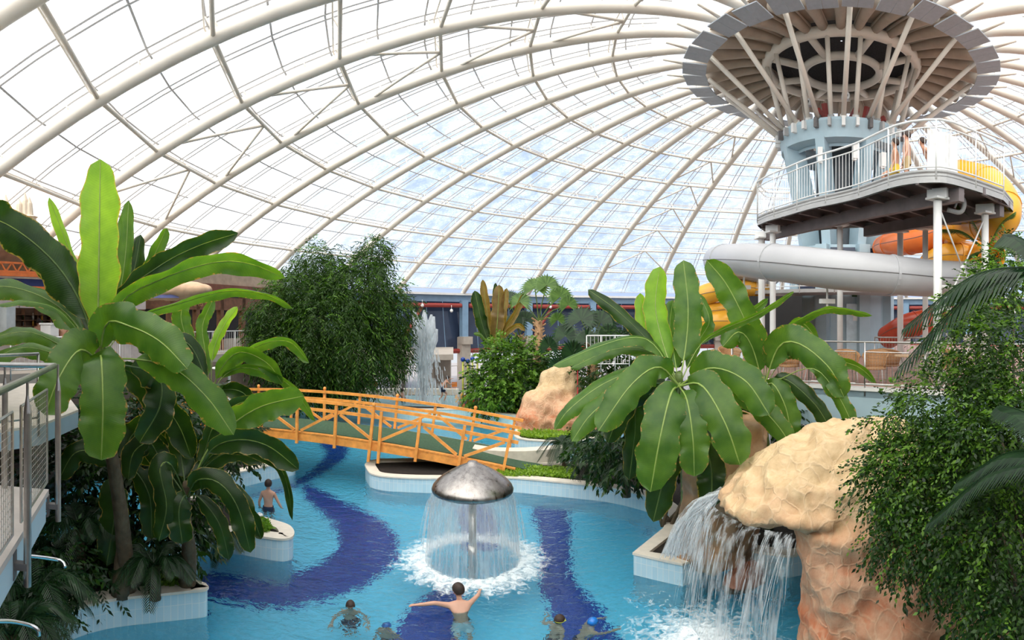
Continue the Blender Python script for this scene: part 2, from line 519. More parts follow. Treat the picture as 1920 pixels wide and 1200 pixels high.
# slanting fins that spread up to the collar
for k in range(8):
    a = AC + (k + .5) * math.pi / 4 + .06
    e = Vector((math.cos(a), math.sin(a), 0)); s_ = Vector((-e.y, e.x, 0))
    mb = MB()
    prof = [(1.25, 8.6), (2.15, 8.6), (2.55, 11.0), (3.05, 13.5), (2.1, 13.5), (1.5, 11.0)]
    ids = []
    for sgn in (-1, 1):
        ids.append([mb.vert(Vector((HX, HY, z)) + e * r + s_ * 0.22 * sgn) for r, z in prof])
    mb.face(ids[0]); mb.face(ids[1][::-1])
    for i in range(6): mb.face((ids[0][i], ids[1][i], ids[1][(i + 1) % 6], ids[0][(i + 1) % 6]))
    mb.build('slanting_fin', M_BLUEGREY, tower)
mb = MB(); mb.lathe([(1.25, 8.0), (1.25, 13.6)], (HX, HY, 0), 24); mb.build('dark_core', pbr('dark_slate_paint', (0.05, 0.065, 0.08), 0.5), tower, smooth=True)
# shaft: polygonal, fins at the corners, dark window bands between them
mb = MB(); mb.lathe([(2.3, 3.0), (2.3, 8.7)], (HX, HY, 0), 16)
mb.build('shaft', M_BLUEGREY, tower)
for k in range(8):
    a = AC + k * math.pi / 4 + 0.42
    e = Vector((math.cos(a), math.sin(a), 0)); s_ = Vector((-e.y, e.x, 0))
    mb = MB(); mb.box(Vector((HX, HY, 5.8)) + e * 2.3, (0.7, 0.55, 5.8), rz=a); mb.build('shaft_pier', M_BLUEGREY, tower)
    if k % 2 == 0 or True:
        a2 = a + math.pi / 8
        e2 = Vector((math.cos(a2), math.sin(a2), 0))
        mb = MB(); mb.box(Vector((HX, HY, 7.6)) + e2 * 2.33, (0.12, 1.15, 1.9), rz=a2); mb.build('dark_window', M_DARKWIN, tower)
for (k, px_) in ((0, 0), (1, 0)):
    a = AC - 0.17 if k == 0 else AC + 0.02
# door with notice, round lamp
a = AC + 0.30
e = Vector((math.cos(a), math.sin(a), 0))
mb = MB(); mb.box(Vector((HX, HY, 4.75)) + e * 2.36, (0.08, 1.0, 2.4), rz=a)
dr = mb.build('tower_door', pbr('pale_door_paint', (0.52, 0.66, 0.74), 0.4), tower)
mb = MB(); mb.box(Vector((HX, HY, 5.28)) + e * 2.42, (0.02, 0.38, 0.24), rz=a); mb.build('door_notice', M_WHITE, dr)
mb = MB(); mb.box(Vector((HX, HY, 6.35)) + e * 2.38, (0.05, 0.45, 0.16), rz=a)
sg = mb.build('exit_sign', pbr('green_sign', (0.01, 0.10, 0.035), 0.4), tower)
for (da, z) in ((-0.20, 6.75), (-0.10, 8.05)):
    a = AC + da; e = Vector((math.cos(a), math.sin(a), 0))
    mb = MB(); mb.tube([Vector((HX, HY, z)) + e * 2.2, Vector((HX, HY, z)) + e * 2.48], 0.19, 20)
    mb.build('round_lamp', pbr('cream_lamp_glass', (0.75, 0.68, 0.50), 0.3), tower)
# props: 16 long ones to the rim, 16 short ones to the inner ring
for k in range(16):
    a = AC + k * math.pi / 8 + 0.03
    mb = MB()
    b0 = C(2.95, a, 14.30); t0 = C(RIMR - .1, a + 0.02, RIMZ + .12)
    mb.tube([b0, t0], 0.115, 10)
    p = mb.build('long_prop', M_STEEL, tower, smooth=True)
    mb = MB(); mb.tube([b0 - (t0 - b0).normalized() * .35, b0 + (t0 - b0).normalized() * .15], 0.17, 8)
    mb.box(C(3.2, a, 14.08), (0.24, 0.16, 0.42), rz=a); mb.build('prop_shoe', M_DGREY if k % 2 else M_WHITE, p)
    a2 = a + math.pi / 16
    mb = MB(); mb.tube([C(2.85, a2, 14.3), C(INR, a2, INZ - .2)], 0.11, 10)
    p = mb.build('short_prop', M_STEEL, tower, smooth=True)
    mb = MB(); mb.tube([C(2.75, a2, 14.1), C(2.88, a2, 14.5)], 0.16, 8)
    mb.box(C(3.2, a2, 14.08), (0.24, 0.14, 0.36), rz=a2); mb.build('prop_shoe', M_GREY if k % 2 else M_WHITE, p)
# red frame inside the collar, loudspeakers and spot lights on it
mb = MB()
for k in range(8):
    a = AC + k * math.pi / 4 + .2
    mb.beam(C(0.6, a, 14.4), C(2.4, a + .1, 14.95), 0.22, 0.26)
    if k % 2: mb.beam(C(1.2, a, 14.4), C(1.5, a, 15.6), 0.2, 0.2)
mb.build('red_frame', M_RED, tower)
for k in range(6):
    a = AC + k * math.pi / 3 + .1
    mb = MB()
    mb.tube([C(1.7, a, 15.65), C(2.0, a, 15.7)], [0.17, 0.2], 14); mb.tube([C(2.0, a, 15.7), C(2.03, a, 15.705)], 0.1, 12, m=1)
    mb.build('spotlight', None, tower, mats=[M_WHITE, M_BLACK])
for k, (px, py) in enumerate(((1538, 290), (1603, 285), (1655, 300))):
    c0 = P(px, py, 25.6 if k else 25.8)
    mb = MB(); mb.box(c0, (0.30, 0.22, 0.62), rz=AC + .2 * k); mb.box(c0 + Vector((0, 0, -.33)), (0.2, 0.16, 0.1), rz=AC)
    o = mb.build('loudspeaker', M_WHITE, tower)

# ------------------------------------------------------------------ upper slide platform
PZ = 8.6
edge_px = [(1420, 408), (1440, 399), (1475, 388), (1520, 374), (1565, 364), (1605, 354), (1640, 342), (1672, 331), (1705, 324), (1740, 321), (1775, 322), (1815, 333), (1850, 345), (1882, 357)]
front = [Pz(px, py, PZ) for px, py in edge_px]
front = [Vector((p.x, p.y)) for p in front]
plat = empty('slide_platform', (14.0, 17.0, PZ), 'white railed upper slide platform on white columns in front of the tower', 'platform')
back = []
for px, d in ((1900, 16.6), (1890, 18.4), (1800, 19.0), (1690, 19.2)):
    q = P(px, 600, d); back.append(Vector((q.x, q.y)))
aa0 = math.atan2(back[-1].y - HY, back[-1].x - HX)
for px, d in ((1570, 19.8), (1480, 20.8), (1436, 20.6), (1422, 19.4)):
    q = P(px, 600, d); back.append(Vector((q.x, q.y)))
fs = catmull([Vector((p.x, p.y, 0)) for p in front], 3)
outline = [Vector((p.x, p.y)) for p in fs] + back
mb = MB(); mb.prism([(p.x, p.y) for p in outline], PZ - .05, PZ, m=0)
mb.build('deck', pbr('grating_deck', (0.30, 0.27, 0.25), 0.7, 0, 0.2, 4), plat)
mb = MB(); mb.band([(p.x, p.y) for p in outline], PZ - .26, PZ + .04, 0.1, closed=True)
mb.build('edge_beam', M_GREY, plat)
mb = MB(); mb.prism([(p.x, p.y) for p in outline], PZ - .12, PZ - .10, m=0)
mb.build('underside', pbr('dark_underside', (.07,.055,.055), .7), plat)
def inside(pt, poly):
    c = False; n = len(poly)
    for i in range(n):
        a, b = poly[i], poly[(i + 1) % n]
        if (a.y > pt.y) != (b.y > pt.y) and pt.x < (b.x - a.x) * (pt.y - a.y) / (b.y - a.y) + a.x: c = not c
    return c
def clipseg(a, b, poly, n=160):
    runs = []; cur = None
    for i in range(n + 1):
        p = a.lerp(b, i / n)
        if inside(p, poly):
            if cur is None: cur = [p, p]
            cur[1] = p
        elif cur is not None: runs.append(cur); cur = None
    if cur: runs.append(cur)
    return runs
# joists across, two main girders along
dirm = (front[8] - front[1]).normalized(); perp = Vector((-dirm.y, dirm.x))
mid = Vector((10.8, 13.8))
for k in range(-11, 12):
    o = mid + dirm * k * 0.95
    for r0, r1 in clipseg(o - perp * 16 + dirm * 4, o + perp * 16 - dirm * 4, outline):
        if (r1 - r0).length < .6: continue
        mb = MB(); mb.beam((r0.x, r0.y, PZ - .2), (r1.x, r1.y, PZ - .2), 0.09, 0.18); mb.build('joist', M_BEAM, plat)
for off in (-1.6, .6, 2.8):
    o = mid + perp * off
    for r0, r1 in clipseg(o - dirm * 16, o + dirm * 16, outline):
        if (r1 - r0).length < .6: continue
        mb = MB(); mb.beam((r0.x, r0.y, PZ - .42), (r1.x, r1.y, PZ - .42), 0.2, 0.34); mb.build('girder', M_BEAM, plat)
# railing
def railing(path, z, h, parent, mat, posts=1.3, bal=0.14, r_top=0.028, r_post=0.022, low=0.12, mid_h=None, curl=True, name='railing'):
    """path: plan points; posts, two top rails, bottom rail, balusters; one child per post"""
    L = [0]
    for a, b in zip(path[:-1], path[1:]): L.append(L[-1] + (b - a).length)
    def at(s):
        s = max(0, min(L[-1], s))
        for i in range(len(path) - 1):
            if s <= L[i + 1]:
                t = (s - L[i]) / max(1e-6, L[i + 1] - L[i]); return path[i].lerp(path[i + 1], t)
        return path[-1]
    ns = max(2, int(L[-1] / 0.35))
    def line(zz, r, nm):
        mb = MB(); mb.tube([Vector((*at(L[-1] * i / ns)[:2], zz)) for i in range(ns + 1)], r, 7); return mb.build(nm, mat, parent, smooth=True)
    line(z + h, r_top, 'top_rail')
    line(z + low, r_top * .7, 'bottom_rail')
    if mid_h: line(z + mid_h, r_top * .7, 'middle_rail')
    np_ = max(1, round(L[-1] / posts))
    for i in range(np_ + 1):
        p = at(L[-1] * i / np_); mb = MB(); mb.tube([Vector((p.x, p.y, z - .18)), Vector((p.x, p.y, z + h))], r_post, 7)
        mb.build('post', mat, parent, smooth=True)
    if bal:
        mb = MB(); nb = int(L[-1] / bal)
        for i in range(nb + 1):
            p = at(L[-1] * i / nb); a = Vector((p.x, p.y, z + low)); b = Vector((p.x, p.y, z + (mid_h or h)))
            mb.tube([a, b], 0.008, 4, caps=False)
        o = mb.build('balusters', mat, parent); o['kind'] = 'stuff'
railing([Vector((p.x, p.y)) for p in fs], PZ, 1.18, plat, M_WHITE, 1.25, 0.13, mid_h=1.0, low=.1)
railing([Vector((p.x, p.y)) for p in ([front[0], back[-1], back[-2], back[-3]])] , PZ, 1.18, plat, M_WHITE, 1.25, 0.2, mid_h=1.0, low=.1)
# columns down to the terraces
for px, d, z1, r in ((1758, 13.75, 3.3, .105), (1847, 15.6, 3.3, .10), (1575, 17.6, 3.3, .09), (1449, 19.0, 0.3, .10), (1428, 20.4, .3, .12), (1688, 18.9, 3.3, .10), (1735, 18.3, 3.3, .09)):
    q = P(px, 600, d)
    mb = MB(); mb.tube([Vector((q.x, q.y, z1)), Vector((q.x, q.y, PZ - .55))], r, 16)
    c_ = mb.build('column', M_WHITE, plat, smooth=True)
    mb = MB(); mb.box((q.x, q.y, PZ - .5), (0.42, 0.42, 0.05)); mb.box((q.x, q.y, PZ - .38), (0.14, 0.5, 0.24), rz=.5)
    mb.build('column_head', M_WHITE, c_)
# cross rods between the two right columns
c1 = P(1758, 600, 13.75); c2 = P(1847, 600, 15.6)
for (za, zb) in ((8.0, 5.2), (5.2, 3.4)):
    m_ = (c1 + c2) / 2; m_.z = (za + zb) / 2 - .1
    for q in (c1, c2):
        for zz in (za, zb):
            mb = MB(); mb.tube([Vector((q.x, q.y, zz)), m_], 0.022, 6); mb.build('tie_rod', M_WHITE, plat, smooth=True)
    mb = MB(); mb.tube([m_ - Vector((.02, -.03, 0)), m_ + Vector((.02, -.03, 0))], 0.11, 14); mb.build('tie_plate', M_WHITE, plat)
mb = MB(); mb.tube([Vector((c1.x, c1.y, 6.0)), Vector((c2.x, c2.y, 6.0))], .05, 8); mb.build('cross_beam', M_WHITE, plat)
mb = MB(); mb.tube([Vector((c1.x, c1.y, 5.45)), Vector((c2.x, c2.y, 5.45))], .06, 8); mb.build('cross_beam', M_WHITE, plat)
# pump pipes hanging under the deck
mb = MB()
mb.tube(catmull([P(1776, 393, 14.6), P(1800, 398, 14.6), P(1808, 385, 14.6), P(1806, 372, 14.6)], 5), 0.06, 8)
mb.tube(catmull([P(1790, 390, 14.7), P(1797, 375, 14.7), P(1808, 362, 14.7)], 4), 0.03, 6)
mb.build('drain_pipe', M_GREY, plat, smooth=True)
# white windbreak cloth tied to the railing
a = Pz(1764, 322, PZ); b = Pz(1822, 334, PZ)
k = Vector((-.1, .35, 0))
mb = MB()
ids = []
for i in range(9):
    t = i / 8; p = a.lerp(b, t) + k * (1 + .15 * math.sin(t * 9)) 
    ids.append((mb.vert((p.x, p.y, PZ + .06)), mb.vert((p.x, p.y, PZ + 1.05))))
for q, w in zip(ids[:-1], ids[1:]): mb.face((q[0], w[0], w[1], q[1]))
o = mb.build('windbreak_cloth', pbr('white_cloth', (0.85, 0.85, 0.85), 0.8), None)
sm = o.modifiers.new('s', 'SOLIDIFY'); sm.thickness = 0.01
tag(o, 'plain white windbreak cloth behind the upper platform railing', 'cloth')

# ------------------------------------------------------------------ slides
def slide(name, pts, r, mat, label, cat='slide', joint=1.6, group=None, n=22, rr=None):
    path = catmull(pts, 8)
    root = empty(name, path[0], label, cat, group)
    mb = MB(); mb.tube(path, r, n, caps=False)
    o = mb.build('tube', mat, root, smooth=True)
    sm = o.modifiers.new('s', 'SOLIDIFY'); sm.thickness = 0.03; sm.offset = -1
    L = 0; last = 0
    for i in range(1, len(path) - 1):
        L += (path[i] - path[i - 1]).length
        if L - last > joint:
            last = L; T = (path[i + 1] - path[i - 1]).normalized()
            mb = MB(); mb.tube([path[i] - T * .035, path[i] + T * .035], r * 1.05, n); mb.build('joint_flange', mat, root)
    # seam line along the side
    mb = MB(); off = []
    for i in range(len(path)):
        T = (path[min(i + 1, len(path) - 1)] - path[max(i - 1, 0)]).normalized()
        s_ = T.cross(Vector((0, 0, 1))).normalized()
        if s_.dot(-(path[i] - Vector((0, 0, EYE)))) < 0: s_ = -s_
        off.append(path[i] + s_ * r * 1.005)
    mb.tube(off, 0.012, 5); mb.build('side_seam', M_DGREY, root)
    return root
g = slide('tube_slide', [P(1770, 400, 27), P(1850, 440, 24), P(1900, 500, 20.5), P(1830, 522, 17.0), P(1750, 522, 15.2), P(1660, 514, 14.3), P(1560, 505, 14.2), P(1470, 494, 15.0), P(1400, 488, 16.6), P(1355, 487, 19.0), P(1345, 490, 21.5), P(1375, 500, 24.5), P(1450, 515, 26.5)][3:], 0.49, M_SILV,
      'big pale grey tube slide sweeping across in front of the tower', joint=3.4)
for px, py, d in ((1551, 512, 14.7), (1395, 494, 17.4)):
    q = P(px, py, d); mb = MB()
    mb.tube([q + Vector((0, 0, -1.0)), q + Vector((0, 0, .0)), q + Vector((0, 0, .52))], 0.03, 6); mb.box(q + Vector((0, 0, -.72)), (.4, .14, .12))
    mb.build('slide_bracket', M_WHITE, g)
slide('tube_slide', [P(1800, 330, 20.0), P(1850, 345, 18.6), P(1876, 375, 17.6), P(1880, 405, 17.2), P(1858, 420, 18.0), P(1815, 418, 20), P(1780, 440, 23), P(1800, 475, 24), P(1860, 480, 21)], 0.56, M_YEL,
      'yellow tube slide curling down from the right end of the upper platform')
slide('tube_slide', [P(1850, 400, 23), P(1790, 415, 22.5), P(1740, 445, 22.5), P(1690, 455, 23.5), P(1660, 462, 26), P(1650, 480, 30)], 0.52, M_ORA,
      'orange tube slide curving behind the white columns right of the tower')
slide('tube_slide', [P(1860, 500, 23), P(1790, 480, 22.0), P(1755, 490, 22.4), P(1730, 510, 25)], 0.50, M_YEL,
      'short yellow tube slide bend below the orange slide')
slide('tube_slide', [P(1440, 548, 27.5), P(1390, 540, 25.5), P(1330, 550, 24.8), P(1296, 570, 26), P(1320, 578, 29), P(1400, 572, 31)], 0.45, M_YEL,
      'yellow tube slide, top loop behind the large right banana plant')
slide('tube_slide', [P(1440, 576, 28), P(1390, 578, 25.8), P(1325, 585, 25.0), P(1290, 602, 26.5), P(1340, 612, 30)], 0.36, M_YEL,
      'yellow tube slide, middle loop behind the large right banana plant')
slide('tube_slide', [P(1480, 614, 29), P(1430, 612, 26.5), P(1370, 602, 25.0), P(1310, 606, 25.4), P(1270, 622, 28)], 0.46, M_ORA if 0 else M_YEL,
      'yellow tube slide, lowest loop behind the large right banana plant')
slide('tube_slide', [P(1775, 596, 22.5), P(1735, 603, 21.6), P(1700, 612, 21.4), P(1665, 632, 22.5)], 0.46, pbr('red_fibreglass', (.42, .05, .02), .3),
      'low dark red tube slide right of the tower behind the palm frond')
# curved stair gallery round the shaft
gal = empty('stair_gallery', (HX, HY, 6.5), 'curved steel gallery with white railing wrapped round the tower shaft', 'gallery')
mb = MB()
arc = [C(5.2, AC - 1.5 + i * 2.6 / 24, 0) for i in range(25)]; arci = [C(2.4, AC - 1.5 + i * 2.6 / 24, 0) for i in range(25)]
ids = [[mb.vert((a.x, a.y, 6.35)), mb.vert((a.x, a.y, 6.5)), mb.vert((b.x, b.y, 6.5)), mb.vert((b.x, b.y, 6.35))] for a, b in zip(arc, arci)]
for A, B in zip(ids[:-1], ids[1:]):
    for i in range(4): mb.face((A[i], B[i], B[(i + 1) % 4], A[(i + 1) % 4]))
mb.build('deck', M_GREY, gal)
railing([Vector((a.x, a.y)) for a in arc], 6.5, 1.1, gal, M_WHITE, 1.5, 0.2)
# ------------------------------------------------------------------ pool, rims, floors
def tile(name, c, c2, grout, bw=0.125, bh=0.26, off=0.0, rough=0.25, uvs=True):
    t = NT(name)
    x = t.n('ShaderNodeTexBrick', {'Scale': 1.0}); x.offset = off; x.squash = 1.0
    x.inputs['Brick Width'].default_value = bw; x.inputs['Row Height'].default_value = bh
    x.inputs['Mortar Size'].default_value = 0.005; x.inputs['Mortar Smooth'].default_value = 0.2
    x.inputs['Color1'].default_value = (*c, 1); x.inputs['Color2'].default_value = (*c2, 1); x.inputs['Mortar'].default_value = (*grout, 1)
    t.link(t.uv() if uvs else t.obj(), x.inputs['Vector'])
    b = t.n('ShaderNodeBsdfPrincipled', {'Roughness': rough}); t.link(x.outputs['Color'], b.inputs['Base Color'])
    return t.surf(b.outputs[0])
M_TILE = tile('pale_blue_wall_tile', (0.46, 0.66, 0.76), (0.54, 0.72, 0.80), (0.75, 0.80, 0.82))
M_PFLOOR = tile('pool_floor_tile', (0.20, 0.68, 0.93), (0.23, 0.71, 0.95), (0.32, 0.75, 0.94), 0.25, 0.125, 0.5, 0.4, False)
M_NAVY = pbr('navy_mosaic', (0.012, 0.06, 0.36), 0.35, 0, 0.35, 12)
def mat_water(name, tint, bump=0.35, sc=2.2):
    t = NT(name)
    mp = t.n('ShaderNodeMapping'); mp.inputs['Scale'].default_value = (1, 1.25, 1); t.link(t.obj(), mp.inputs['Vector'])
    a = t.noise(sc, 3, 0.55, mp.outputs[0]); a.inputs['Distortion'].default_value = 0.8
    b = t.noise(sc * 3.6, 2, 0.5, mp.outputs[0]); b.inputs['Distortion'].default_value = 0.4
    h = t.math('ADD', a.outputs['Fac'], t.math('MULTIPLY', b.outputs['Fac'], 0.35))
    nrm = t.bump(h, bump, 0.12)
    fr = t.n('ShaderNodeFresnel', {'IOR': 1.33}); t.link(nrm, fr.inputs['Normal'])
    tr = t.n('ShaderNodeBsdfRefraction', {'IOR': 1.33, 'Roughness': 0.0}); t.link(nrm, tr.inputs['Normal'])
    t.link(t.ramp(b.outputs['Fac'], [(.25, tuple(x * .88 for x in tint)), (.75, tint)]), tr.inputs['Color'])  # light and dark of the ripples put into the water tint
    g = t.n('ShaderNodeBsdfGlossy', {'Roughness': 0.02}); t.link(nrm, g.inputs['Normal'])
    mx = t.n('ShaderNodeMixShader'); t.link(fr.outputs[0], mx.inputs[0]); t.link(tr.outputs[0], mx.inputs[1]); t.link(g.outputs[0], mx.inputs[2])
    return t.surf(mx.outputs[0])
M_WATER = mat_water('pool_water', (0.72, 0.95, 0.99), 0.55)
def struct(name, mb, mat, smooth=False, mats=None):
    o = mb.build(name, mat, None, smooth, mats); o['kind'] = 'structure'; return o

poolpoly = [(-17, 2.0), (-17, 24), (-12, 29.0), (-6, 29.3), (2, 28.6), (8, 26), (12, 16), (12, 4), (8, 2.0)]
mb = MB(); ids = [mb.vert((x, y, -1.15)) for x, y in poolpoly]; mb.face(ids); struct('floor_pool', mb, M_PFLOOR)
mb = MB(); n = 1
ids = [mb.vert((x, y, 0)) for x, y in poolpoly]; mb.face(ids[::-1])
w = mb.build('water', M_WATER); w['kind'] = 'stuff'; tag(w, 'clear blue rippled pool water around the islands', 'water')
mb = MB(); mb.lathe([(0.01, -1.52), (70, -1.52)], (HX, HY, 0), 64); struct('floor', mb, pbr('grey_floor_tile', (0.32, 0.29, 0.27), 0.35, 0, 0.1, 3))

def up(ids, mb):
    A = sum(mb.v[ids[i]][0] * mb.v[ids[(i + 1) % len(ids)]][1] - mb.v[ids[(i + 1) % len(ids)]][0] * mb.v[ids[i]][1] for i in range(len(ids)))
    return ids if A > 0 else ids[::-1]
def strip(name, pts, w, z, mat, label=None):
    """flat mosaic band on the pool floor; pts (px, py, width in m) are seen through the water"""
    q = []
    for px, py in pts: q.append(Pz(px, py, z * .72))
    q = catmull(q, 40); ws = np.interp(np.linspace(0, 1, len(q)), np.linspace(0, 1, len(w)), w)
    mb = MB(); ids = []
    for i, p in enumerate(q):
        T = q[min(i + 1, len(q) - 1)] - q[max(i - 1, 0)]; T.z = 0; T.normalize(); S = Vector((-T.y, T.x, 0))
        k = ws[i] / 2; e = []
        for sg in (1, -1):
            j = mnoise.noise(Vector((p.x * 2.2, p.y * 7, sg * 3))) * .42 + mnoise.noise(Vector((p.x * 7, p.y * 20, sg * 5))) * .22
            e.append(p + S * sg * k * (1 + j * min(1, .25 / max(k, .05) + .3)) + T * (.12 * k * mnoise.noise(Vector((p.x * 9, p.y * 9, sg)))))
        ids.append((mb.vert((e[0].x, e[0].y, z)), mb.vert((e[1].x, e[1].y, z))))
    for a, b in zip(ids[:-1], ids[1:]): mb.face((a[0], a[1], b[1], b[0]))
    return struct(name, mb, mat)
strip('trim_1', [(595, 835), (618, 850), (632, 872), (615, 895), (570, 925), (520, 945), (450, 960)], [1.0, 1.1, 0.8, 0.5, 0.4, 0.35], -1.135, M_NAVY)
strip('trim_2', [(575, 935), (600, 960), (655, 995), (690, 1035), (680, 1075), (615, 1115), (500, 1138), (380, 1120), (300, 1090)], [0.3, 0.9, 1.35, 1.5, 1.5, 1.3, 1.1, .8], -1.135, M_NAVY)
strip('trim_3', [(1018, 955), (1030, 985), (1042, 1030), (1040, 1080), (1050, 1130), (1075, 1170), (1110, 1240)], [0.5, 1.0, 0.75, .75, .9, 1.1], -1.135, M_NAVY)
strip('trim_4', [(845, 1130), (825, 1160), (800, 1210), (770, 1280)], [0.5, 1.0, 1.3], -1.135, M_NAVY)
strip('trim_5', [(880, 960), (895, 1000), (900, 1060)], [0.9, 1.1, 0.9], -1.135, M_NAVY)
strip('trim_6', [(1000, 950), (1080, 953), (1150, 962), (1205, 982), (1222, 1010), (1205, 1030)], [0.05, 0.05], -1.13, M_NAVY)
strip('trim_7', [(225, 1200), (300, 1192), (360, 1186), (388, 1176), (390, 1165)], [0.05, 0.05], -0.70, M_NAVY)

def offset_in(poly, w):
    n = len(poly); out = []
    A = sum(poly[i].x * poly[(i + 1) % n].y - poly[(i + 1) % n].x * poly[i].y for i in range(n))
    sg = 1 if A > 0 else -1
    for i in range(n):
        T = (poly[(i + 1) % n] - poly[i - 1]); T.normalize()
        out.append(poly[i] + Vector((-T.y, T.x)) * w * sg)
    return out
def pl(pts, z):
    """plan polygon from photo pixels (px, py) at height z, or ('d', px, dist)"""
    out = []
    for p in pts:
        if p[0] == 'd': q = P(p[1], 600, p[2])
        else: q = Pz(p[0], p[1], z)
        out.append(Vector((q.x, q.y)))
    return out
def island(name, pts, ztop, label, rim=0.32, zbot=-1.25, soil=M_SOIL, soil_drop=0.06, smooth_front=None, cat='planter', M_T=None, group=None):
    poly = pl(pts, ztop)
    if smooth_front:
        a, b = smooth_front
        sm = catmull([Vector((p.x, p.y, 0)) for p in poly[a:b]], 5)
        poly = poly[:a] + [Vector((p.x, p.y)) for p in sm] + poly[b:]
    n = len(poly)
    A = sum(poly[i].x * poly[(i + 1) % n].y - poly[(i + 1) % n].x * poly[i].y for i in range(n))
    if A < 0: poly = poly[::-1]
    inner = offset_in(poly, rim)
    c = sum(poly, Vector((0, 0))) / n
    root = empty(name, (c.x, c.y, 0), label, cat, group)
    mb = MB(); mb.band([(p.x, p.y) for p in poly], zbot, ztop - .04, 0.1, closed=True); mb.build('tiled_wall', M_T or M_TILE, root)
    mb = MB(); a = offset_in(poly, -0.025)
    R0 = [mb.vert((p.x, p.y, ztop - .045)) for p in a]; R1 = [mb.vert((p.x, p.y, ztop)) for p in a]
    R2 = [mb.vert((p.x, p.y, ztop)) for p in inner]; R3 = [mb.vert((p.x, p.y, ztop - .15)) for p in inner]
    for i in range(n):
        j = (i + 1) % n
        for X, Y in ((R0, R1), (R1, R2), (R2, R3)): mb.face((X[i], X[j], Y[j], Y[i]))
    mb.build('rim', M_RIM, root)
    mb = MB(); mb.face([mb.vert((p.x, p.y, ztop - soil_drop)) for p in inner])
    mb.build('soil', soil, root)
    return root, inner
ISL = {}
ISL['A'] = island('planter_island', [(685, 871), (690, 880), (697, 887), (720, 892), (767, 895), (830, 896), (900, 895), (960, 895), (1013, 899), (1073, 905), (1140, 912), (1207, 927), (1245, 947), (1256, 966), (1245, 990), (1188, 1036), (1280, 1056), (1318, 1042), ('d', 1340, 12.2), ('d', 1480, 11.6), ('d', 1620, 12.5), ('d', 1560, 18), ('d', 1300, 21), (1080, 866), (1015, 864), (905, 864), (800, 858), (712, 860), (690, 864)], 0.45,
    'long curved planter island with pale blue tiled wall under the large right banana plant', smooth_front=(0, 15))
ISL['B'] = island('planter_island', [(965, 817), (972, 821), (990, 824), (1040, 827), (1090, 826), ('d', 1150, 23), ('d', 1150, 26), ('d', 1010, 26), ('d', 968, 24)], 0.7,
    'small raised planter with sandy rock behind the right end of the wooden bridge', rim=.15)
ISL['L1'] = island('planter_island', [(112, 1158), (135, 1142), (180, 1128), (230, 1119), (300, 1112), (350, 1107), (380, 1104), (389, 1100), (384, 1094), (345, 1080), ('d', 300, 11.3), ('d', 240, 12.2), ('d', 60, 12.2), ('d', 0, 9.5), ('d', 60, 8.6)], 0.5,
    'tiled planter island with ivory rim at the bottom left', smooth_front=(0, 8))
ISL['L2'] = island('planter_island', [(400, 992), (433, 996), (467, 1000), (500, 1006), (530, 1009), (545, 1006), (550, 998), (545, 988), (533, 981), (500, 971), (470, 962), ('d', 430, 15.6), ('d', 330, 15.3), ('d', 320, 12.4)], 0.5,
    'pointed tiled planter island with a white flower beside the swimming man', smooth_front=(0, 11))
ISL['L3'] = island('planter_island', [(380, 895), (420, 890), (450, 884), (500, 873), (535, 866), (552, 862), (553, 855), (545, 850), ('d', 540, 21.3), ('d', 350, 22), ('d', 320, 17.5)], 0.5,
    'tiled planter island under the left part of the wooden bridge', smooth_front=(0, 8))
M_PALE = tile('pale_turquoise_tile', (0.50, 0.74, 0.80), (0.58, 0.80, 0.84), (0.7, 0.85, 0.88), .12, .12)
ISL['C'] = island('raised_pool', [(520, 754), (600, 757), (700, 762), (780, 767), (860, 767), (900, 769), (950, 776), (990, 784), (1015, 792), ('d', 1100, 27.5), ('d', 1100, 33), ('d', 930, 36.0), ('d', 700, 36.3), ('d', 520, 35)], 0.6,
    'raised pale pool with the tall fountain behind the wooden bridge', rim=.3, smooth_front=(0, 9), M_T=M_PALE, cat='pool', zbot=-1.5)
# water of the raised pool, planter bed on its right
mb = MB(); q = pl([(560, 752), (700, 757), (780, 761), (858, 762), ('d', 862, 35.2), ('d', 700, 35.4), ('d', 560, 34)], .58)
mb.face(up([mb.vert((p.x, p.y, .585)) for p in q], mb)); mb.build('pool_surface', mat_water('shallow_water', (0.72, 0.92, .98), .4, 3), ISL['C'][0])
mb = MB(); mb.face([mb.vert((p.x, p.y, .555)) for p in q]); mb.build('pool_bed', M_PALE, ISL['C'][0])
mb = MB(); q = [P(px, 600, d) for px, d in ((560, 35), (700, 35.6), (780, 35.8), (860, 35.6))]; mb.band([(p.x, p.y) for p in q], .5, .92, .3)
mb.build('far_rim', M_RIM, ISL['C'][0])
# ivory bench wall behind the bridge's right end
b_ = empty('bench_wall', Pz(950, 868, .45), 'low ivory curved bench wall behind the right end of the bridge', 'bench')
q = [Vector((p.x, p.y, 0)) for p in pl([('d', 780, 20.6), ('d', 840, 20.0), (905, 867), (960, 870), (1012, 868), ('d', 1070, 19.6)], .45)]
mb = MB(); mb.band([(p.x, p.y) for p in catmull(q, 4)], .42, .87, .55); mb.build('bench', M_RIM, b_)
# flower bed soil under the bridge's right end and green strip
# banks closing the pool on both sides
for nm, poly, z in (('ground_left', [(-13.2, 2), (-17.5, 2), (-60, 2), (-60, 40), (-14, 31), (-13, 24)], .35), ('ground_right', [(5.2, 2), (4.4, 7.2), (5.8, 9.8), (8.0, 11), (12, 20), (30, 20), (30, 2)], .30)):
    mb = MB(); mb.prism(poly, -1.4, z, m=0, mtop=0); struct(nm, mb, M_SOIL)

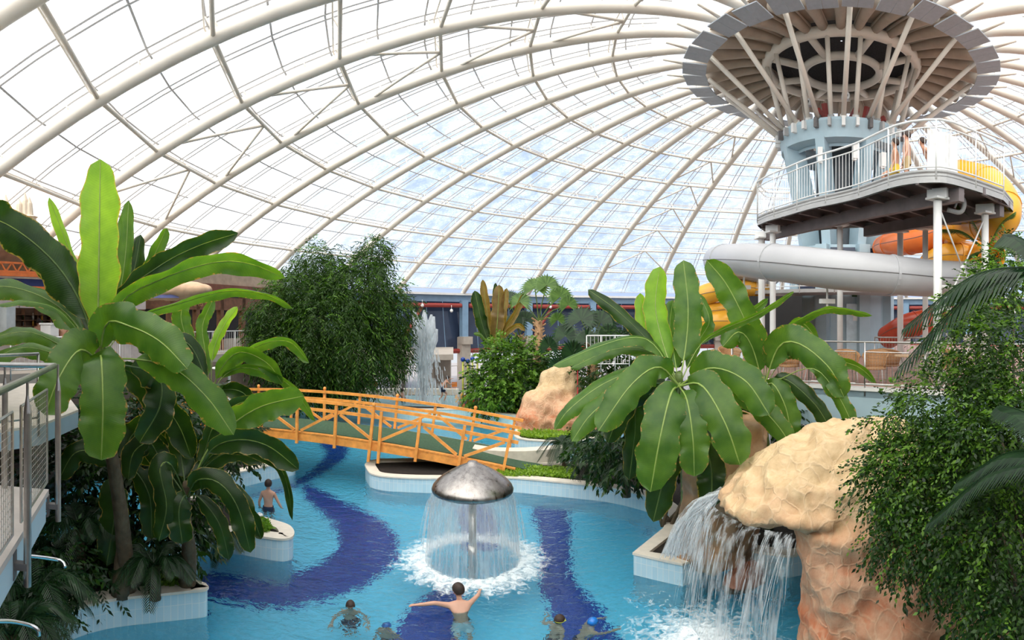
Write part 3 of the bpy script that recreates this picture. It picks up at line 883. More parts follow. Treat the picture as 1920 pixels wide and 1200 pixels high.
# ------------------------------------------------------------------ cafe terrace on the right
TZ = 3.55
tp = pl([('d', 1372, 16.5), (1400, 717), (1513, 722), (1613, 728), (1713, 733), (1790, 738), ('d', 1985, 12.3), ('d', 2350, 13), ('d', 2300, 36), ('d', 1700, 38), ('d', 1480, 38), ('d', 1400, 30)], TZ)
tp = [tp[0]] + tp[1:]
mb = MB(); mb.prism([(p.x, p.y) for p in tp], TZ - .22, TZ, m=0, mtop=1)
struct('floor_terrace', mb, None, mats=[M_BLUEGREY, M_TERR])
mb = MB(); mb.band([(p.x, p.y) for p in tp[:7]], 2.55, TZ - .02, -.0 + .25); struct('wall_terrace', mb, M_BLUEGREY)
mb = MB(); mb.band([(p.x + .0, p.y) for p in offset_in(tp, -.03)[:7]], TZ - .06, TZ + .015, .35); struct('trim_terrace', mb, M_WHITE)
tr = empty('terrace_railing', (tp[3].x, tp[3].y, TZ), 'stainless terrace railing in front of the wicker chairs', 'railing')
def mesh_panel(mb, a, b, z0, z1, step=0.05, rr=0.0025, fr=0.012):
    a = Vector((a.x, a.y, 0)); b = Vector((b.x, b.y, 0)); L = (b - a).length; Z = Vector((0, 0, 1))
    for p, q in ((a + Z * z0, b + Z * z0), (a + Z * z1, b + Z * z1), (a + Z * z0, a + Z * z1), (b + Z * z0, b + Z * z1)): mb.tube([p, q], fr, 5)
    n = int(L / step)
    for i in range(1, n): p = a.lerp(b, i / n); mb.tube([p + Z * z0, p + Z * z1], rr, 3, caps=False)
    n = int((z1 - z0) / step)
    for i in range(1, n): z = z0 + (z1 - z0) * i / n; mb.tube([a + Z * z, b + Z * z], rr, 3, caps=False)
path = [Vector((p.x, p.y)) for p in tp[0:7]]
railing(path, TZ, 1.12, tr, M_STAIN, 1.45, 0, low=0.1, r_top=.024, r_post=.022)
Ls = 0
for a, b in zip(path[:-1], path[1:]):
    n = max(1, round((b - a).length / 1.45))
    for i in range(n):
        p = a.lerp(b, (i + .08) / n); q = a.lerp(b, (i + .92) / n)
        mb = MB(); mesh_panel(mb, p, q, TZ + .12, TZ + .88, .07, .003); mb.build('mesh_panel', M_STAIN, tr)
# columns below the terrace
for px, d in ((1560, 15.0), (1590, 17.5), (1640, 15)):
    q = P(px, 600, d); mb = MB(); mb.tube([(q.x, q.y, .2), (q.x, q.y, 3.4)], .14, 16)
    o = mb.build('support_column', M_WHITE, None, smooth=True); o['kind'] = 'structure'

# ------------------------------------------------------------------ the outer ring wall under the dome
M_CONC = pbr('beige_concrete', (0.42, 0.37, 0.32), 0.7, 0, 0.1, 2, .1, 15)
def W(r, j, z):
    a = TH0 - j * 2 * math.pi / NR
    return Vector((HX + r * math.cos(a), HY + r * math.sin(a), z))
bays = range(2, 18)
for nm, rr, z0, z1, th, mt in (('beam_eave', 36.0, 6.95, 7.6, .5, M_BLUE), ('trim_eave', 35.7, 7.52, 7.72, .6, M_WHITE)):
    mb = MB(); q = [W(rr, 1 + i * .25, 0) for i in range(0, 80)]
    mb.band([(p.x, p.y) for p in q], z0, z1, -th if False else th); struct(nm, mb, mt)
ORD = 'first second third fourth fifth sixth seventh eighth ninth tenth eleventh twelfth thirteenth fourteenth'.split()
for j in range(4, 18):
    a = TH0 - j * 2 * math.pi / NR
    e = Vector((math.cos(a), math.sin(a), 0))
    p = W(35.8, j, 0)
    mb = MB(); mb.box((p.x, p.y, 5.3), (0.6, .62, 3.5), rz=a); o = mb.build('column_blue', M_BLUE); o['kind'] = 'structure'
    mb = MB(); mb.box((p.x, p.y, 1.05), (0.9, .95, 5.1), rz=a); mb.box((p.x - e.x * .3, p.y - e.y * .3, 3.3), (1.0, 1.0, .7), rz=a)
    o = mb.build('column_base', M_CONC); o['kind'] = 'structure'
    # dark sloped window between the columns, red tubes above and below
    if j < 17:
        m = 0.5
        p0 = W(36.9, j, 0); p1 = W(36.9, j + 1, 0); q0 = W(36.3, j, 0); q1 = W(36.3, j + 1, 0)
        mb = MB(); i_ = [mb.vert((q0.x, q0.y, 2.45)), mb.vert((q1.x, q1.y, 2.45)), mb.vert((p1.x, p1.y, 6.95)), mb.vert((p0.x, p0.y, 6.95))]; mb.face(i_)
        o = mb.build('window_%d' % (j - 3), M_DARKWIN); o['kind'] = 'structure'
        mb = MB()
        for k in range(1, 4):
            t = k / 4; mb.tube([q0.lerp(q1, t) + Vector((0, 0, 2.5)), p0.lerp(p1, t) + Vector((0, 0, 6.95))], .04, 5)
        mb.build('window_bar', M_BLUE, o)
        mb = MB(); u0 = W(35.6, j + .06, 6.55); u1 = W(35.6, j + .94, 6.55); mb.tube([u0, u1], .2, 8)
        u0 = W(35.9, j + .06, 2.3); u1 = W(35.9, j + .94, 2.3); mb.tube([u0, u1], .22, 8)
        if j % 2: mb.tube([W(35.9, j + .1, 3.6), W(35.7, j + .35, 6.4)], .16, 6)
        o = mb.build('red_tube_beam', M_RED); o['kind'] = 'structure'
        for t in (.3, .75):
            c0 = W(35.1, j + t, 6.5 - .45 * (t > .5)); mb = MB(); mb.lathe([(0.01, -.16), (.1, -.13), (.16, 0), (.1, .13), (.01, .16)], c0, 12); mb.tube([c0, c0 + Vector((0, 0, .5))], .02, 4)
            tag(mb.build('globe_lamp', M_WHITE, None, smooth=True), '%s of the two globe lamps under the red beam, %s wall bay from the left' % ('left' if (t < .5) else 'right', ORD[j - 4]), 'lamp', 'globe lamps along the far wall')
        # glazed lower opening: slim posts and glass, daylight outside
        mb = MB(); g0 = W(36.3, j, 0); g1 = W(36.3, j + 1, 0)
        for k in range(0, 7):
            t = k / 6; c_ = g0.lerp(g1, t); mb.tube([c_ + Vector((0, 0, -1.5)), c_ + Vector((0, 0, 2.2))], .05, 5)
        mb.tube([g0 + Vector((0, 0, .9)), g1 + Vector((0, 0, .9))], .04, 5)
        o = mb.build('window_lower_%d' % (j - 3), M_WHITE); o['kind'] = 'structure'
# inner partition walls on the lower level left of the fountain
for (pxa, pxb, d) in ((560, 690, 41), (800, 845, 44)):
    a, b = P(pxa, 600, d), P(pxb, 600, d); mb = MB(); mb.band([(a.x, a.y), (b.x, b.y)], -1.5, 2.4, .3); struct('wall_back', mb, M_CONC)
for px, d in ((742, 39), (690, 42), (803, 43)):
    q = P(px, 600, d); mb = MB(); mb.box((q.x, q.y, .7), (.75, .75, 4.4), rz=.3); struct('column_back', mb, M_CONC)
mb = MB(); a, b = P(440, 600, 41), P(850, 600, 41); c_, d_ = P(850, 600, 52), P(440, 600, 52)
mb.prism([(a.x, a.y), (b.x, b.y), (c_.x, c_.y), (d_.x, d_.y)], 2.35, 2.75); struct('ceiling_back', mb, M_CONC)
# left side behind everything: plain upper gallery wall
mb = MB(); q = [W(37.2, i * .25 - 4, 0) for i in range(0, 34)]; mb.band([(p.x, p.y) for p in q], -1.5, 7.0, .3); struct('wall_left', mb, pbr('warm_grey_wall', (0.30, 0.25, 0.21), .7))
mb = MB(); q = [W(37.6, i * .5 + 17, 0) for i in range(0, 20)]; mb.band([(p.x, p.y) for p in q], -1.5, 7.0, .3); struct('wall_right', mb, M_BLUEGREY)

# ------------------------------------------------------------------ balcony at the left edge
e0, e1 = Pz(0, 1052, TZ), Pz(86, 917, TZ)
T = (e1 - e0).normalized(); N = Vector((T.y, -T.x, 0))      # N points over the pool
if N.x < 0: N = -N
s0 = e0 - T * 6.0
corner = e1; lf = corner - N * 5 + T * .25
poly = [(s0.x, s0.y), (corner.x, corner.y), (lf.x, lf.y), (s0.x - N.x * 5, s0.y - N.y * 5)]
mb = MB(); mb.prism(poly, TZ - .32, TZ - .05); struct('floor_balcony', mb, M_BLUEGREY)
mb = MB(); mb.prism([(x + N.x * .03, y + N.y * .03) for x, y in poly], TZ - .05, TZ); struct('trim_balcony', mb, pbr('pale_stone_paving', (0.45, 0.41, 0.38), .6, 0, .1, 4))
w0 = pl([(147, 768), (72, 797), ('d', -60, 8.3), ('d', -150, 10), ('d', -60, 15), ('d', 110, 15)], TZ)
mb = MB(); mb.prism([(p.x, p.y) for p in w0], TZ - .32, TZ - .04); struct('floor_walkway', mb, M_BLUEGREY)
mb = MB(); mb.prism([(p.x, p.y) for p in w0], TZ - .04, TZ); struct('trim_walkway', mb, M_RIM)
br = empty('balcony_railing', (e1.x, e1.y, TZ), 'stainless steel balcony railing with wire mesh panels at the left edge', 'railing')
RT = EYE - .44
def fpost(p, nrm, zb=TZ - .35):
    mb = MB()
    mb.tube([Vector((p.x, p.y, zb)), Vector((p.x, p.y, TZ + .95)), Vector((p.x, p.y, TZ + 1.08)), Vector((p.x, p.y, RT))], [.030, .030, .011, .011], 14)
    o = mb.build('post', M_STAIN, br, smooth=False)
    mb = MB(); c_ = p - nrm * .07
    mb.box((c_.x, c_.y, TZ - .2), (.14, .07, .05), rz=math.atan2(nrm.y, nrm.x)); mb.box((c_.x - nrm.x * .03, c_.y - nrm.y * .03, TZ - .2), (.015, .1, .2), rz=math.atan2(nrm.y, nrm.x))
    mb.build('bracket', M_DGREY, o)
o1 = e0 + T * 0.45 + N * .1
for s in (-2.6, -1.0, 0.42, 1.84):
    fpost(e0 + T * s + N * .1, N)
cr_ = e1 + N * .1 - T * .05
mb = MB(); a = e0 - T * 5 + N * .1; cz = Vector((cr_.x, cr_.y, RT))
lfp = cz - N * 4.5 - T * .0
mb.tube([Vector((a.x, a.y, RT)), cz], .026, 12); mb.tube([cz, Vector((lfp.x, lfp.y, RT))], .026, 12)
mb.build('handrail', M_STAIN, br, smooth=True)
for s in (-2.45, -.85, .55):
    mb = MB(); a = e0 + T * s + N * .02; b = e0 + T * (s + 1.12) + N * .02
    mesh_panel(mb, a, b, TZ + .08, TZ + .98, .05, .0028, .012); mb.build('mesh_panel', M_STAIN, br)
for s in (.5, 1.9):
    c_ = cz - N * s; fpost(Vector((c_.x, c_.y, 0)), T)
    mb = MB(); a = cz - N * (s + .15); b = cz - N * (s + 1.2); mesh_panel(mb, a, b, TZ + .08, TZ + .98, .05, .0028, .012); mb.build('mesh_panel', M_STAIN, br)
br2 = empty('walkway_railing', (w0[1].x, w0[1].y, TZ), 'stainless walkway railing farther left beyond the balcony corner', 'railing')
railing([w0[1], w0[2], w0[3]], TZ, 1.12, br2, M_STAIN, 1.4, 0, r_top=.026, r_post=.025)
for (pts, nm) in (([P(-20, 1045, 6.2), P(45, 1042, 6.6), P(100, 1048, 6.9), P(117, 1054, 6.9), P(122, 1064, 6.85)], 'upper of the two polished handrail ends low at the left edge'),
                  ([P(-30, 1165, 6.0), P(20, 1165, 6.2), P(55, 1172, 6.3), P(70, 1180, 6.3), P(73, 1192, 6.3)], 'lower of the two polished handrail ends low at the left edge')):
    mb = MB(); mb.tube(catmull(pts, 6), .024, 12); o = mb.build('stair_handrail', M_CHROME, None, smooth=True); tag(o, nm, 'handrail')

# the rest of the ring wall behind the viewer, and an added unseen slab overhead that cuts light
mb = MB(); q = [W(36.4, j * .5 + 26, 0) for j in range(0, 8)] + [W(36.4, -j * .5 - 1, 0) for j in range(0, 2)]
mb = MB(); q = [W(36.6, 17.5 + i * .5, 0) for i in range(0, 31)]; mb.band([(p.x, p.y) for p in q], -1.5, 7.6, .3); struct('wall_front', mb, pbr('warm_grey_wall', (0.30, 0.25, 0.21), .7))
mb = MB(); q = [W(36.5, 22.5 + i * .5, 0) for i in range(0, 17)]; r_ = [W(30.6, 30.5 - i * .5, 0) for i in range(0, 17)]
mb.prism([(p.x, p.y) for p in q + r_], 7.3, 7.6); struct('ceiling_shade_slab', mb, M_CONC)
mb = MB(); mb.prism([(p.x, p.y) for p in q + r_], TZ - .34, TZ - .04); struct('floor_gallery', mb, M_CONC)
q = pl([('d', 380, 37.2), ('d', 1010, 37.2), ('d', 1040, 60), ('d', 380, 56)], 0)
mb = MB(); mb.prism([(p.x, p.y) for p in q], -1.4, -.3); struct('floor_back', mb, pbr('grey_floor_tile', (0.32, 0.29, 0.27), 0.35, 0, 0.1, 3))
# ------------------------------------------------------------------ wooden footbridge
BU = Vector((-0.998, 0.06, 0)); BN = Vector((0.06, 0.998, 0)); B0 = Vector((-0.30, 18.0, 0)); BL = 15.2; BW = 2.3
def bz(s): return .33 + .74 * (1 - ((s - BL / 2) / (BL / 2)) ** 2)
def bp(s, w=0, h=0):
    """point on the bridge: s along, w across, h measured along the arch normal"""
    sl = (bz(s + .05) - bz(s - .05)) / .1
    n = Vector((-sl * BU.x, -sl * BU.y, 1)).normalized()
    return B0 + BU * s + BN * w + Vector((0, 0, bz(s))) + n * h
bridge = empty('footbridge', B0 + BU * BL / 2, 'arched honey-coloured wooden footbridge with green carpet deck', 'bridge')
SS = [i * BL / 44 for i in range(45)]
for w in (0.05, BW - .05, BW / 2):
    mb = MB()
    for a, b in zip(SS[:-1], SS[1:]):
        mb.beam(bp(a, w, .13), bp(b, w, .13), .12, .26)
    mb.build('arched_beam', M_WOOD, bridge)
mb = MB()
ids = [[mb.vert(bp(s, w, h)) for w, h in ((-.02, .26), (-.02, .31), (BW + .02, .31), (BW + .02, .26))] for s in [-.35] + SS + [BL + .35]]
for A, B in zip(ids[:-1], ids[1:]):
    for i in range(4): mb.face((A[i], B[i], B[(i + 1) % 4], A[(i + 1) % 4]))
mb.build('plank_deck', M_WOOD, bridge)
mb = MB()
ids = [[mb.vert(bp(s, w, h)) for w, h in ((.1, .312), (.1, .335), (BW - .1, .335), (BW - .1, .312))] for s in [-1.1] + SS + [BL + .35]]
for A, B in zip(ids[:-1], ids[1:]):
    for i in range(4): mb.face((A[i], B[i], B[(i + 1) % 4], A[(i + 1) % 4]))
mb.build('green_carpet', M_CARPET, bridge)
for k in range(60):
    s = .1 + k * (BL - .2) / 59; mb = MB(); mb.beam(bp(s, -.03, .285), bp(s, .0, .285), .16, .05)
mb = MB()
for k in range(90):
    s = .08 + k * (BL - .16) / 89
    mb.beam(bp(s, -.035, .285), bp(s, BW + .035, .285), .12, .04)
mb.build('plank_ends', M_WOOD, bridge)
for side, w in ((0, -.03), (1, BW + .03)):
    for h, nm in ((1.40, 'handrail'), (1.12, 'lower_rail')):
        mb = MB()
        ext = [-.28] + SS + [BL + .28]
        for a, b in zip(ext[:-1], ext[1:]): mb.beam(bp(a, w, h), bp(b, w, h), .07, .10)
        mb.build(nm, M_WOOD, bridge)
    npost = 11; st = BL / npost
    for k in range(npost + 1):
        s = k * st
        offs = (-.13, .13) if k in (3, 8) and side == 0 else (0,)
        for o_ in offs:
            mb = MB(); ww = w - (.06 if side == 0 else -.06)
            mb.beam(bp(s + o_ * 1.3, ww, -.08 if len(offs) == 1 else -.35), bp(s + o_, ww, 1.33), .09, .09, up=BN)
            p = mb.build('post', M_WOOD, bridge)
            if side == 1 and k % 2 == 1 or (side == 0 and k in (3, 8) and o_ > 0):
                mb = MB(); c_ = bp(s + o_, ww, 1.52)
                mb.beam(bp(s + o_, ww, 1.3), bp(s + o_, ww, 1.5), .06, .06, up=BN)
                mb.lathe([(0.01, -.07), (.05, -.05), (.065, 0), (.05, .05), (.01, .07)], c_, 10); mb.build('ball_finial', M_WOOD, p)
        if k < npost:
            a, b = s + .12, s + st - .12
            lo, hi = (a, b) if k % 2 == 0 else (b, a)
            mb = MB(); mb.beam(bp(lo, w, 1.05), bp(hi, w, .36), .06, .09); mb.build('diagonal_brace', M_WOOD, bridge)

# ------------------------------------------------------------------ mushroom fountain
mc = P(886, 600, 12.4); mc.z = 0
mush = empty('mushroom_fountain', mc, 'round stainless steel mushroom fountain shedding water into the pool', 'fountain')
t = NT('brushed_mushroom_steel')
mp = t.n('ShaderNodeMapping'); mp.inputs['Scale'].default_value = (9, 9, 1.5); t.link(t.obj(), mp.inputs['Vector'])
n1 = t.noise(1.2, 6, .65, mp.outputs[0])
b = t.n('ShaderNodeBsdfPrincipled', {'Metallic': 1.0}); t.link(t.ramp(n1.outputs['Fac'], [(.3, (.24, .22, .21)), (.7, (.46, .43, .41))]), b.inputs['Base Color'])
t.link(t.ramp(n1.outputs['Fac'], [(.3, (.22, .22, .22)), (.7, (.42, .42, .42))]), b.inputs['Roughness'])
t.link(t.bump(n1.outputs['Fac'], .25, .01), b.inputs['Normal'])
M_MUSH = t.surf(b.outputs[0])
mb = MB(); R_ = .885
prof = [(0.001, 2.17), (.06, 2.165), (.10, 2.15), (.13, 2.11), (.22, 2.075), (.36, 2.01), (.52, 1.92), (.66, 1.83), (.78, 1.73), (.85, 1.65), (.885, 1.57), (.88, 1.53), (.86, 1.50), (.80, 1.49), (.6, 1.56), (.3, 1.62), (.09, 1.64)]
mb.lathe(prof, mc, 64); mb.build('cap', M_MUSH, mush, smooth=True)
mb = MB(); mb.tube([mc + V(0, 0, -1.25), mc + V(0, 0, 1.64)], [.085, .085], 24); mb.tube([mc + V(0, 0, -.1), mc + V(0, 0, .35)], .10, 24); mb.build('stem', M_STAIN, mush, smooth=True)

def mat_fall(name, sc=(16, 16, .9), lo=.42, hi=.7, mx_=.75, col=(.9, .94, .97), tint=1.0):
    t = NT(name)
    mp = t.n('ShaderNodeMapping'); mp.inputs['Scale'].default_value = sc; t.link(t.obj(), mp.inputs['Vector'])
    n1 = t.noise(1.0, 5, .6, mp.outputs[0])
    tr = t.n('ShaderNodeBsdfTransparent')
    d = t.n('ShaderNodeBsdfPrincipled', {'Roughness': .25}); d.inputs['Base Color'].default_value = (*col, 1)
    tl = t.n('ShaderNodeBsdfTranslucent'); tl.inputs['Color'].default_value = (*col, 1)
    m0 = t.n('ShaderNodeMixShader', {0: .5}); t.link(d.outputs[0], m0.inputs[1]); t.link(tl.outputs[0], m0.inputs[2])
    f = t.n('ShaderNodeMapRange', {'From Min': lo, 'From Max': hi, 'To Min': 0.0, 'To Max': mx_}); t.link(n1.outputs['Fac'], f.inputs['Value'])
    m1 = t.n('ShaderNodeMixShader'); t.link(f.outputs[0], m1.inputs[0]); t.link(tr.outputs[0], m1.inputs[1]); t.link(m0.outputs[0], m1.inputs[2])
    return t.surf(m1.outputs[0])
M_FALL = mat_fall('falling_water', lo=.18, hi=.78, mx_=.62)
M_FALL2 = mat_fall('dense_falling_water', (7, 7, .7), .46, .74, .85)
M_JET = mat_fall('jet_water', (5, 5, 1.2), .15, .6, .8)
def mat_foam(name, sc=5, lo=.42, hi=.62, mx_=.9):
    t = NT(name)
    n1 = t.noise(sc, 7, .68); n1.inputs['Distortion'].default_value = 1.2
    uvx = t.n('ShaderNodeSeparateXYZ'); t.link(t.uv(), uvx.inputs[0])
    tr = t.n('ShaderNodeBsdfTransparent'); d = t.n('ShaderNodeBsdfDiffuse'); d.inputs['Color'].default_value = (.86, .92, .95, 1)
    s_ = t.math('ADD', n1.outputs['Fac'], t.math('MULTIPLY', t.math('SUBTRACT', uvx.outputs['Y'], .5), .5))
    f = t.n('ShaderNodeMapRange', {'From Min': lo, 'From Max': hi, 'To Min': 0.0, 'To Max': mx_}); t.link(s_, f.inputs['Value'])
    m1 = t.n('ShaderNodeMixShader'); t.link(f.outputs[0], m1.inputs[0]); t.link(tr.outputs[0], m1.inputs[1]); t.link(d.outputs[0], m1.inputs[2])
    return t.surf(m1.outputs[0])
M_FOAM = mat_foam('white_foam', 6, .44, .74, .88)
def foam_ring(name, c, prof, n, label, wob=.12, mat=None, cat='foam', sq=1.0):
    """prof: (radius, foam density, height)"""
    mb = MB(); rows = []
    for (r, dns, h) in prof:
        rows.append([mb.vert((c[0] + r * math.cos(2 * math.pi * k / n) * (1 + wob * mnoise.noise(Vector((k * .4, r * 2, c[0])))),
                              c[1] + sq * r * math.sin(2 * math.pi * k / n) * (1 + wob * mnoise.noise(Vector((k * .4, r * 2, c[0])))),
                              .015 + h + (.035 * dns * (mnoise.noise(Vector((k * 1.3, r * 9, 2))) + .4)))) for k in range(n)])
    for (A, B, pa, pb) in zip(rows[:-1], rows[1:], prof[:-1], prof[1:]):
        for k in range(n):
            mb.face((A[k], A[(k + 1) % n], B[(k + 1) % n], B[k]), 0, [(k / n, pa[1]), ((k + 1) / n, pa[1]), ((k + 1) / n, pb[1]), (k / n, pb[1])])
    o = mb.build(name, mat or M_FOAM, None, smooth=True); o['kind'] = 'stuff'; return tag(o, label, cat)
# curtain of water
mb = MB(); n = 120
rows = []
for r, z in ((.87, 1.50), (.90, 1.35), (.94, 1.0), (.98, .6), (1.03, .02)):
    rows.append([mb.vert(mc + Vector((math.cos(2 * math.pi * k / n) * r, math.sin(2 * math.pi * k / n) * r, z)) * 1) for k in range(n)])
for A, B in zip(rows[:-1], rows[1:]):
    for k in range(n): mb.face((A[k], A[(k + 1) % n], B[(k + 1) % n], B[k]))
for k in range(170):
    a = RNG.uniform(0, 6.283); r0 = RNG.uniform(.86, .9); r1 = RNG.uniform(.95, 1.25); z0 = RNG.uniform(.7, 1.5); L_ = RNG.uniform(.3, .9)
    pts = []
    for i in range(4):
        z = z0 - L_ * i / 3; q = (1.5 - z) / 1.5; r = r0 + (r1 - r0) * q ** .6
        if z > .02: pts.append(mc + Vector((math.cos(a) * r, math.sin(a) * r, z)))
    if len(pts) > 1: mb.tube(pts, .0045, 4, caps=False)
o = mb.build('water_curtain', M_FALL, None, smooth=True); o['kind'] = 'stuff'; tag(o, 'thin round curtain of water falling from the mushroom fountain rim', 'water')
foam_ring('foam', (mc.x, mc.y), [(.78, 0.0, 0), (.92, .45, 0), (1.03, .9, .04), (1.25, .9, .03), (1.5, .6, .01), (1.8, .25, 0), (2.1, -.1, 0)], 140, 'white foam ring on the pool where the mushroom curtain lands')

# ------------------------------------------------------------------ sandy rock with waterfall
def mat_rock():
    t = NT('sandy_artificial_rock')
    n1 = t.noise(1.3, 5, .6); n2 = t.noise(5.0, 6, .6)
    sp = t.n('ShaderNodeSeparateXYZ'); t.link(t.obj(), sp.inputs[0])
    base = t.ramp(n2.outputs['Fac'], [(.3, (.50, .34, .18)), (.7, (.68, .50, .29))])
    pink = t.ramp(n2.outputs['Fac'], [(.3, (.50, .25, .14)), (.7, (.66, .38, .24))])
    rust = t.ramp(n1.outputs['Fac'], [(.50, (0, 0, 0)), (.66, (1, 1, 1))])
    zz = t.n('ShaderNodeMapRange', {'From Min': 2.5, 'From Max': 1.5, 'To Min': 0.0, 'To Max': 1.0}); t.link(t.math('ADD', sp.outputs['Z'], t.math('MULTIPLY', t.math('SUBTRACT', n1.outputs['Fac'], .5), 2.0)), zz.inputs['Value'])
    c = t.mix(zz.outputs[0], base, pink)
    c = t.mix(t.math('MULTIPLY', t.math('MULTIPLY', rust, zz.outputs[0]), .75), c, (.60, .14, .04))
    vo = t.n('ShaderNodeTexVoronoi', feature='DISTANCE_TO_EDGE'); vo.inputs['Scale'].default_value = 3.2
    wv = t.n('ShaderNodeVectorMath', operation='ADD'); nv = t.noise(2.0, 3); sc_ = t.n('ShaderNodeVectorMath', operation='SCALE'); sc_.inputs['Scale'].default_value = .5
    t.link(nv.outputs['Color'], sc_.inputs[0]); t.link(t.obj(), wv.inputs[0]); t.link(sc_.outputs[0], wv.inputs[1]); t.link(wv.outputs[0], vo.inputs['Vector'])
    rd = t.n('ShaderNodeMapRange', {'From Min': 0.0, 'From Max': .09, 'To Min': 1.0, 'To Max': 0.0}); t.link(vo.outputs['Distance'], rd.inputs['Value'])
    c = t.mix(t.math('MULTIPLY', rd.outputs[0], .24), c, (.80, .62, .42))
    b = t.n('ShaderNodeBsdfPrincipled', {'Roughness': .75}); t.link(c, b.inputs['Base Color'])
    h = t.math('ADD', t.math('MULTIPLY', rd.outputs[0], .28), t.math('MULTIPLY', n2.outputs['Fac'], .7))
    t.link(t.bump(h, .6, .05), b.inputs['Normal'])
    return t.surf(b.outputs[0])
M_ROCK = mat_rock()
_tx = {}
def tex(kind, size):
    k = (kind, size)
    if k not in _tx:
        x = bpy.data.textures.new('relief', kind); x.noise_scale = size
        if kind == 'VORONOI': x.weight_1 = 1.0
        _tx[k] = x
    return _tx[k]
def remesh_rock(o, vox, vor=.12, vsc=.55, cl=.06, csc=.25):
    m = o.modifiers.new('r', 'REMESH'); m.mode = 'VOXEL'; m.voxel_size = vox; m.use_smooth_shade = True
    s_ = o.modifiers.new('sm', 'SMOOTH'); s_.iterations = 5; s_.factor = .6
    d = o.modifiers.new('v', 'DISPLACE'); d.texture = tex('VORONOI', vsc); d.strength = vor; d.mid_level = .4; d.texture_coords = 'GLOBAL'
    d = o.modifiers.new('c', 'DISPLACE'); d.texture = tex('CLOUDS', csc); d.strength = cl; d.mid_level = .5; d.texture_coords = 'GLOBAL'
def blob(mb, c, r, n=20, m=10, tilt=0):
    rows = []
    for i in range(m + 1):
        a = math.pi * i / m - math.pi / 2
        rows.append((max(.001, math.cos(a)), math.sin(a)))
    b = len(mb.v)
    for (cr_, sz) in rows:
        for k in range(n):
            x, y, z = r[0] * cr_ * math.cos(6.28318 * k / n), r[1] * cr_ * math.sin(6.28318 * k / n), r[2] * sz
            mb.vert((c[0] + x + tilt * z, c[1] + y, c[2] + z))
    for i in range(m):
        for k in range(n): mb.face((b + i * n + k, b + i * n + (k + 1) % n, b + (i + 1) * n + (k + 1) % n, b + (i + 1) * n + k))
def loft(mb, secs, n=36):
    """secs: (cx, cy, rx, ry, z) closed solid"""
    rows = [[mb.vert((cx + rx * math.cos(6.28318 * k / n), cy + ry * math.sin(6.28318 * k / n), z)) for k in range(n)] for cx, cy, rx, ry, z in secs]
    for A, B in zip(rows[:-1], rows[1:]):
        for k in range(n): mb.face((A[k], A[(k + 1) % n], B[(k + 1) % n], B[k]))
    mb.face(rows[0][::-1]); mb.face(rows[-1])
mb = MB()
loft(mb, [(5.25, 9.1, 1.55, 1.45, 1.94), (5.25, 9.1, 1.78, 1.66, 1.98), (5.28, 9.05, 1.72, 1.62, 2.12), (5.36, 9.0, 1.45, 1.4, 2.45), (5.45, 8.95, 1.12, 1.1, 2.78), (5.55, 8.9, .72, .75, 3.05), (5.62, 8.85, .40, .45, 3.25), (5.62, 8.85, .18, .2, 3.32)])
loft(mb, [(5.50, 7.75, .98, 1.05, -1.3), (5.42, 7.75, .92, 1.0, .4), (5.34, 7.85, .84, .9, 1.2), (5.40, 8.05, .9, .95, 1.75), (5.6, 8.5, 1.1, 1.1, 2.2), (5.8, 8.8, .9, .9, 2.7)])
blob(mb, (6.5, 8.9, 2.3), (1.1, 1.2, .95)); blob(mb, (5.85, 7.0, .25), (1.0, .95, 1.25)); blob(mb, (6.45, 6.35, -.25), (.95, .85, 1.15)); blob(mb, (6.6, 7.6, .6), (.95, .9, 1.3)); blob(mb, (5.9, 8.7, 2.95), (.5, .5, .35))
rock = mb.build('rock_arch', M_ROCK, None); remesh_rock(rock, .05, .26, .46, .12, .35)
tag(rock, 'large overhanging sandy rock with orange stains in the right foreground', 'rock')
mb = MB()
loft(mb, [(4.2, 11.2, .75, .6, .2), (4.25, 11.2, .8, .7, 1.0), (4.4, 11.2, .9, .8, 2.2), (4.6, 11.2, .6, .6, 3.0), (4.7, 11.2, .3, .3, 3.2)])
blob(mb, (3.72, 11.1, .6), (.38, .4, .55)); 
r2 = mb.build('boulder', pbr('brown_wet_rock', (.36, .21, .11), .5, 0, .3, 3, .5, 12), None); remesh_rock(r2, .06, .2, .4, .08, .3)
tag(r2, 'brown wet boulder under the leaves at left of the overhanging rock', 'rock')
mb = MB(); blob(mb, (*P(1395, 600, 11.4)[:2], .0), (.42, .3, .38), tilt=.4)
r3 = mb.build('boulder', pbr('brown_wet_rock_dark', (.24, .10, .06), .4, 0, .3, 3, .5, 12), None); remesh_rock(r3, .04, .14, .3, .05, .2)
tag(r3, 'small dark reddish boulder in the pool behind the waterfall', 'rock')
mb = MB()
q = P(1015, 600, 24.2); blob(mb, (q.x, q.y, 1.2), (1.0, .8, 1.25), tilt=.15); q = P(1040, 600, 24.8); blob(mb, (q.x + .2, q.y, 1.9), (1.0, .8, 1.4)); q = P(1080, 600, 24.0); blob(mb, (q.x, q.y, 1.0), (1.3, .8, .9))
r4 = mb.build('boulder', M_ROCK, None); remesh_rock(r4, .1, .3, .6, .1, .4)
tag(r4, 'sandy boulder with bright top standing on the small raised planter', 'rock')
